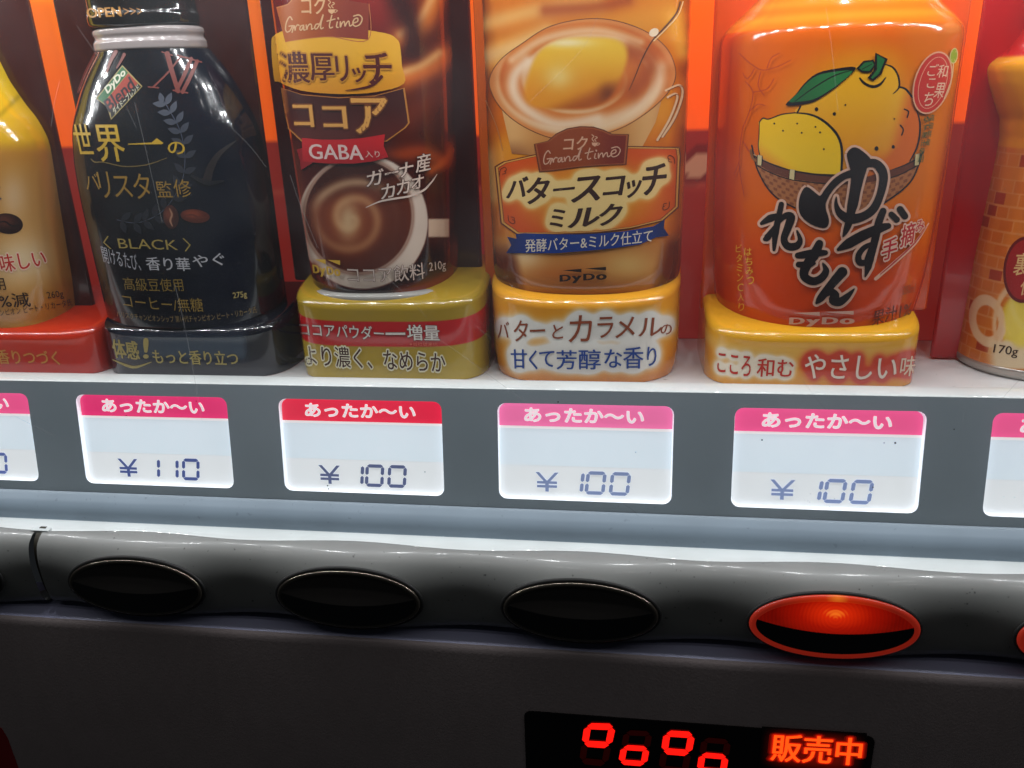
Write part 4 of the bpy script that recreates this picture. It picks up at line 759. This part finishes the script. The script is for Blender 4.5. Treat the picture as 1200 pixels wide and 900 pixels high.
# big brush lettering with a pale outline
POLY = [yb([(375, 292), (340, 340), (330, 410), (345, 465), (400, 512), (470, 535), (500, 520), (505, 480), (488, 420), (495, 370), (540, 300), (600, 250), (640, 235), (640, 195), (590, 210), (530, 250), (480, 310), (455, 345), (430, 330)]),
        yb([(610, 100), (640, 65), (680, 70), (745, 125), (738, 160), (716, 220), (690, 320), (675, 400), (660, 440), (645, 500), (620, 555), (585, 590), (590, 540), (604, 480), (612, 400), (628, 300), (634, 220), (618, 150)])]
STR = [(yb([(640, 215), (700, 168), (770, 155), (812, 195), (822, 255), (800, 350), (762, 425), (700, 468), (625, 480), (570, 448), (548, 400), (548, 352)]), [7, 9, 10, 11, 10, 9, 10, 10, 12, 9, 5, 1.2]),
       (yb([(230, 395), (214, 470), (196, 560), (187, 662)]), [6, 7, 8, 3.5]), (yb([(115, 508), (165, 478), (215, 462)]), [4, 9, 6]), (yb([(205, 515), (150, 588), (135, 600)]), [5, 8, 5]), (yb([(195, 520), (250, 465), (285, 470), (268, 530), (245, 600), (268, 640), (315, 640), (338, 605), (320, 550)]), [3, 7, 10, 9, 8, 9, 9, 6, 2]),
       (yb([(560, 660), (620, 625), (700, 580), (790, 540), (850, 522)]), [4, 12, 12, 11, 7]), (yb([(820, 435), (795, 500), (778, 580), (760, 650), (738, 720), (732, 765), (715, 822)]), [8, 9, 9, 9, 11, 8, 1]), (yb([(768, 625), (715, 645), (678, 692), (685, 735), (735, 735)]), [5, 6, 7, 8, 6]), (yb([(868, 455), (898, 485)]), [7, 7.5]), (yb([(918, 425), (945, 465)]), [8, 8]),
       (yb([(450, 625), (420, 690), (372, 760), (362, 815), (410, 845), (460, 828), (488, 785), (470, 740)]), [9, 12, 11, 10, 9.5, 9, 8, 2]), (yb([(325, 695), (400, 685), (485, 678)]), [7, 10, 6]), (yb([(330, 748), (385, 748), (420, 740)]), [7, 8, 4]),
       (yc([(630, 315), (570, 385), (515, 455), (492, 482)]), [12, 10, 9, 3]), (yc([(515, 455), (560, 422), (592, 440), (580, 468), (615, 476), (655, 448), (694, 406)]), [5, 9, 10, 10, 10, 7.5, 1.5])]
HL = (238, 190, 166)
for q in POLY: A.stroke(q, 5.5, HL, k=2, closed=True)
for q, w_ in STR: A.stroke(q, w_, HL, grow=6)
for q in POLY: A.poly(smooth_line(q, True, 3), K)
for q, w_ in STR: A.stroke(q, w_, K)
# stamp, small writing
A.ell(1091, 97, 21.2, 37.8, (236, 170, 130), .30); A.ell(1091, 97, 19.6, 36, (206, 44, 36), .30); t_ = np.linspace(0, 6.28, 40); A.stroke([(1091.5+15*math.cos(a)*math.cos(.3)-31*math.sin(a)*math.sin(.3), 97+15*math.cos(a)*math.sin(.3)+31*math.sin(a)*math.cos(.3)) for a in t_], .7, (240, 170, 140), k=2)
for t, b in (('和', (1097, 76, 1108.5, 91)), ('果', (1093.5, 97, 1105, 115)), ('ご', (1086, 75, 1097, 89)), ('こ', (1085, 92, 1094, 103)), ('ち', (1081, 108, 1092, 124))): A.text(t, *b, (244, 200, 170), lean=-.25)
A.ell(1115.5, 65.5, 4.6, 9.4, (226, 200, 130), .15); A.ell(1115.5, 65.5, 3.6, 8, (150, 176, 44), .15); A.stroke([(1115, 74), (1113, 92), (1104, 116)], .8, (236, 200, 150))
for i, ch in enumerate('高知県産'): A.text(ch, 1087.5-i*1.6, 134+i*9.4, 1093-i*1.6, 142+i*9.4, (24, 84, 44), bold=.02, lean=-.2)
for i, ch in enumerate('ゆず果汁使用'): A.text(ch, 1081-i*1.35, 136+i*9.2, 1087-i*1.35, 144+i*9.2, (24, 84, 44), bold=.02, lean=-.2)
RD = (196, 34, 44)
for t, b in (('手', (1032, 278, 1050, 304)), ('摘', (1054, 261, 1070, 288)), ('み', (1071, 257, 1081, 272))): A.text(t, *b, RD, slope=-.3, bold=.02, halo=((.06, (244, 204, 180)),))
A.stroke(yb([(775, 830), (880, 738), (1000, 625), (1080, 505)]), [4, 4, 3.4, 1], (244, 190, 160)); A.stroke(yb([(800, 805), (880, 735), (1000, 620), (1070, 520)]), [1, 1.6, 1.4, .4], RD)
for i, ch in enumerate('はちみつ'): A.text(ch, 873.5+i*.9, 290+i*11.2, 882+i*.9, 299+i*11.2, (246, 196, 50), lean=-.06)
for i, ch in enumerate('ビタミンC入り'): A.text(ch, 864+i*.5, 286+i*11.4, 870.5+i*.5, 295+i*11.4, (240, 176, 40), lean=-.06)
A.logo(925, 364.5, 1000.5, 381, (244, 196, 176), slope=-.01)
A.text('果汁1%', 1021, 357, 1066, 375, (110, 42, 30), slope=-.28, bold=.01); A.text('280ml', 1056, 333, 1070, 343, (150, 60, 40), slope=-.25)
for p_ in ([(868, 62), (882, 75), (895, 82), (912, 78), (928, 70)], [(886, 80), (878, 92), (872, 85)], [(900, 80), (905, 68), (915, 62)], [(893, 84), (890, 100), (897, 112)], [(875, 95), (884, 108), (880, 130), (872, 150)], [(884, 108), (900, 104), (908, 92)], [(880, 130), (890, 122), (898, 124)], [(872, 150), (868, 190), (874, 230)], [(868, 190), (862, 205)], [(872, 165), (880, 178)]): A.stroke(p_, .8, (176, 44, 14))
at(A.build('label_artwork', None), root)
def pnt(x, y, V):
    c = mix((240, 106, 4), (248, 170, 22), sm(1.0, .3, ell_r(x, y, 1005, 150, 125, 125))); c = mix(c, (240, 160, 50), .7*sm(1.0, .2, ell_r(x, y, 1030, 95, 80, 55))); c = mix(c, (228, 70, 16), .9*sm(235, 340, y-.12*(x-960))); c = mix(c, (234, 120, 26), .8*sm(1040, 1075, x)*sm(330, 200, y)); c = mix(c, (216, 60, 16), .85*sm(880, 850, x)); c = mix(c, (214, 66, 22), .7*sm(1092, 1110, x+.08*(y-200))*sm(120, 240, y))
    top = sm(.1362, .1370, V[:, 2]); sh = mix((238, 128, 14), (246, 150, 30), .5+.5*np.sin(V[:, 2]*1500)); sh = mix(sh, (196, 104, 30), .45*sm(.0, .02, np.abs(V[:, 0]-.072))*0); return mix(c, sh, top)
at(shell('bottle_body', None, sf, .040, .178, pnt, nu=320, nv=360, lid=[(.0005, .8), (.001, .4), (.001, 0)]), root)
ps = Surf(.0735, .060, 4.4, [(.02, .0345, .0325), (.06, .0345, .0325)])
A = Art(ps, 3)
A.text('こころ', 841, 414.5, 880, 439, (206, 56, 46), slope=.15, bold=.012); A.text('和む', 887, 420, 930, 442, (206, 56, 46), slope=.03, bold=.016); i1 = len(A.items)
A.text('やさしい', 943, 415.5, 1051, 444.5, (250, 236, 220), slope=.02, bold=.012); A.text('味', 1055, 417, 1073, 441, (240, 214, 190), slope=-.05, bold=.01); i2 = len(A.items)
def pnt(x, y, V):
    c = mix((240, 176, 40), (236, 160, 50), sm(.044, .036, V[:, 2])); c = mix(c, (246, 208, 120), .5*sm(.0425, .040, V[:, 2])*sm(.036, .039, V[:, 2])); c = mix(c, (214, 60, 40), np.clip(A.glow(x, y, range(i1, i2), 5)*2.4, 0, .95)); return mix(c, (250, 240, 220), np.clip(A.glow(x, y, range(0, i1), 4)*2.4, 0, .97))
plinth(root, ps, .0455, pnt, inner=.86)
keep(A.build('plinth_lettering', None), root)
plate(root, .0384, .1153, .062, .0455, .19, (226, 80, 18))
# ---------------------------------------------------------------- latte bottle at the left edge
root = dummy('yellow and tan coffee pouch bottle on a red plinth, cut by the left edge', -.2195)
sf = Surf(-.2235, .056, 2.6, [(.040, .0190, .040), (.043, .0198, .037), (.059, .0218, .035), (.087, .0235, .0345), (.107, .0249, .0345), (.111, .0248, .0348), (.115, .0236, .0355), (.119, .0218, .0365), (.123, .0190, .038), (.131, .0148, .041), (.143, .0110, .044), (.16, .010, .046), (.18, .010, .046)])
def pnt(x, y, V):
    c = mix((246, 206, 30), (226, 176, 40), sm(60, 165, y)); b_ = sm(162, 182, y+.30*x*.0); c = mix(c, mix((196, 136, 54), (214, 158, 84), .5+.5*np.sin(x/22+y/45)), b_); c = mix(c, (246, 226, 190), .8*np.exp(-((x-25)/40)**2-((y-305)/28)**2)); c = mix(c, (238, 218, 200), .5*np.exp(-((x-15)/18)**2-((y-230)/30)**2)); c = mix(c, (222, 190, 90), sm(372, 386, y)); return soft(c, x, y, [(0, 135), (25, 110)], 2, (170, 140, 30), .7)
at(shell('bottle_body', None, sf, .0405, .18, pnt, nu=180, nv=280, lid=[(.0005, .8), (.001, .4), (.001, 0)]), root)
A = Art(sf, 3); bean(9, 262, 18, 12, .15, (40, 16, 10), (90, 42, 26), (28, 12, 8))
A.text('味しい', 0, 295, 53, 316, (200, 36, 30), slope=-.14, bold=.012, halo=((.07, (244, 206, 180)),)); A.text('使用', -26, 325, 6, 340, (46, 26, 16), slope=-.02); A.text('30%減', -22, 344, 35, 361, (50, 30, 18), slope=-.06, bold=.01); A.text('260g', 55, 341, 74, 351, (60, 40, 24), slope=-.12)
A.text('代チャンピオン ピート・リカータ氏', -20, 357, 84, 365, (60, 38, 22), slope=-.14, sag=1.5); A.text('て', -14, 218, 2, 234, (70, 60, 80), bold=.012)
at(A.build('label_lettering', None), root)
ps = Surf(-.2165, .058, 5.0, [(.02, .0345, .0325), (.06, .0340, .0335)])
plinth(root, ps, .0434, lambda x, y, V: mix((206, 50, 22), (190, 40, 26), sm(.042, .032, V[:, 2])), inner=.86)
A = Art(ps, 3); A.text('な香りつづく', -18, 410, 69, 427, (206, 150, 66), slope=.02, bold=.012); keep(A.build('plinth_lettering', None), root)
plate(root, -.2550, -.1953, .056, .044, .185, (58, 18, 13))
# ---------------------------------------------------------------- corn soup can at the right edge
root = dummy('soup can with orange brick pattern and red backing, cut by the right edge', .153)
sf = Surf(.157, .064, 2.2, [(.0305, .0290, .0395), (.035, .0288, .039), (.063, .0284, .0395), (.095, .0270, .040), (.103, .0268, .0402), (.106, .0274, .0398), (.1085, .0276, .0392), (.111, .0290, .0388), (.115, .0308, .0372), (.119, .0326, .036), (.123, .0338, .0355), (.125, .0334, .0358), (.129, .0282, .040), (.134, .0252, .043), (.137, .0250, .0435)], .0007)
def pnt(x, y, V):
    xx, z = V[:, 0], V[:, 2]; th = np.arcsin(np.clip((xx-.157)/sf.w(z), -1, 1)); v = (z-.03)/.0040; u = th/.19+(np.floor(v) % 2)*.5; fu, fv = u-np.floor(u), v-np.floor(v)
    h = np.abs(np.sin(np.floor(u)*12.9898+np.floor(v)*78.233)*43758.5453) % 1; c = mix((216, 112, 34), (226, 134, 50), h); c = np.where((h > .82)[:, None], np.array([176, 62, 26.]), c); gap = ((fu < .08) | (fv < .12)); c = np.where(gap[:, None], np.array([228, 146, 76.]), c)
    c = mix(c, mix((238, 150, 26), (246, 176, 40), sm(.105, .125, z)), sm(.0995, .1005, z)); c = mix(c, (240, 206, 60), sm(.95, .75, ell_r(x, y, 1196, 380, 28, 42)))
    r = ell_r(x, y, 1157, 376, 21, 31, -.2); c = mix(c, (244, 206, 160), sm(1.04, .98, r)*sm(.56, .64, r)); c = mix(c, (244, 200, 150), sm(1.25, 1.1, ell_r(x, y, 1196, 380, 28, 44))*sm(.98, 1.05, ell_r(x, y, 1196, 380, 28, 42))); c = mix(c, (240, 214, 170), sm(1150, 1166, x-.12*(y-400))*sm(396, 402, y)*sm(434, 430, y)); c = mix(c, (250, 224, 90), sm(1.0, .7, ell_r(x, y, 1198, 376, 24, 36)))
    c = mix(c, (206, 30, 26), sm(.1262, .1275, z)); return c
at(shell('can_body', None, sf, .0305, .1365, pnt, nu=200, nv=320), root)
rs = Surf(.157, .064, 2.2, [(.027, .0278, .0400), (.028, .0289, .0392), (.0300, .0292, .0389), (.0306, .0288, .0391)], .0003)
at(shell('base_rim', None, rs, .0272, .0306, lambda x, y, V: np.full((len(x), 3), (196., 188, 180)), nu=160, nv=16, lid=[(.0002, .97)], material=mat('rim_metal', rough=.3, attr=True, metal=.6)), root)
cs = Surf(.157, .064, 2.2, [(.136, .0228, .0428), (.138, .0255, .0405), (.148, .0265, .0400), (.156, .025, .041), (.159, .018, .047)])
at(shell('cap', None, cs, .136, .159, lambda x, y, V: np.full((len(x), 3), (246., 210, 140)), nu=120, nv=40, lid=[(.0004, .6), (.0004, 0)]), root)
A = Art(sf, 3); A.ell(1200, 316, 24, 39, (112, 16, 14), .1); A.ell(1200, 316, 21, 35, (170, 24, 22), .1); A.text('裏', 1189, 296, 1207, 323, (240, 196, 130), bold=.016); A.text('仕', 1196, 326, 1212, 346, (236, 190, 130), bold=.012)
A.text('170g', 1164.5, 405, 1193, 418, (60, 36, 24), slope=.14, bold=.006); at(A.build('label_lettering', None), root)
plate(root, .1195, .190, .064, .0275, .19, (176, 14, 18))
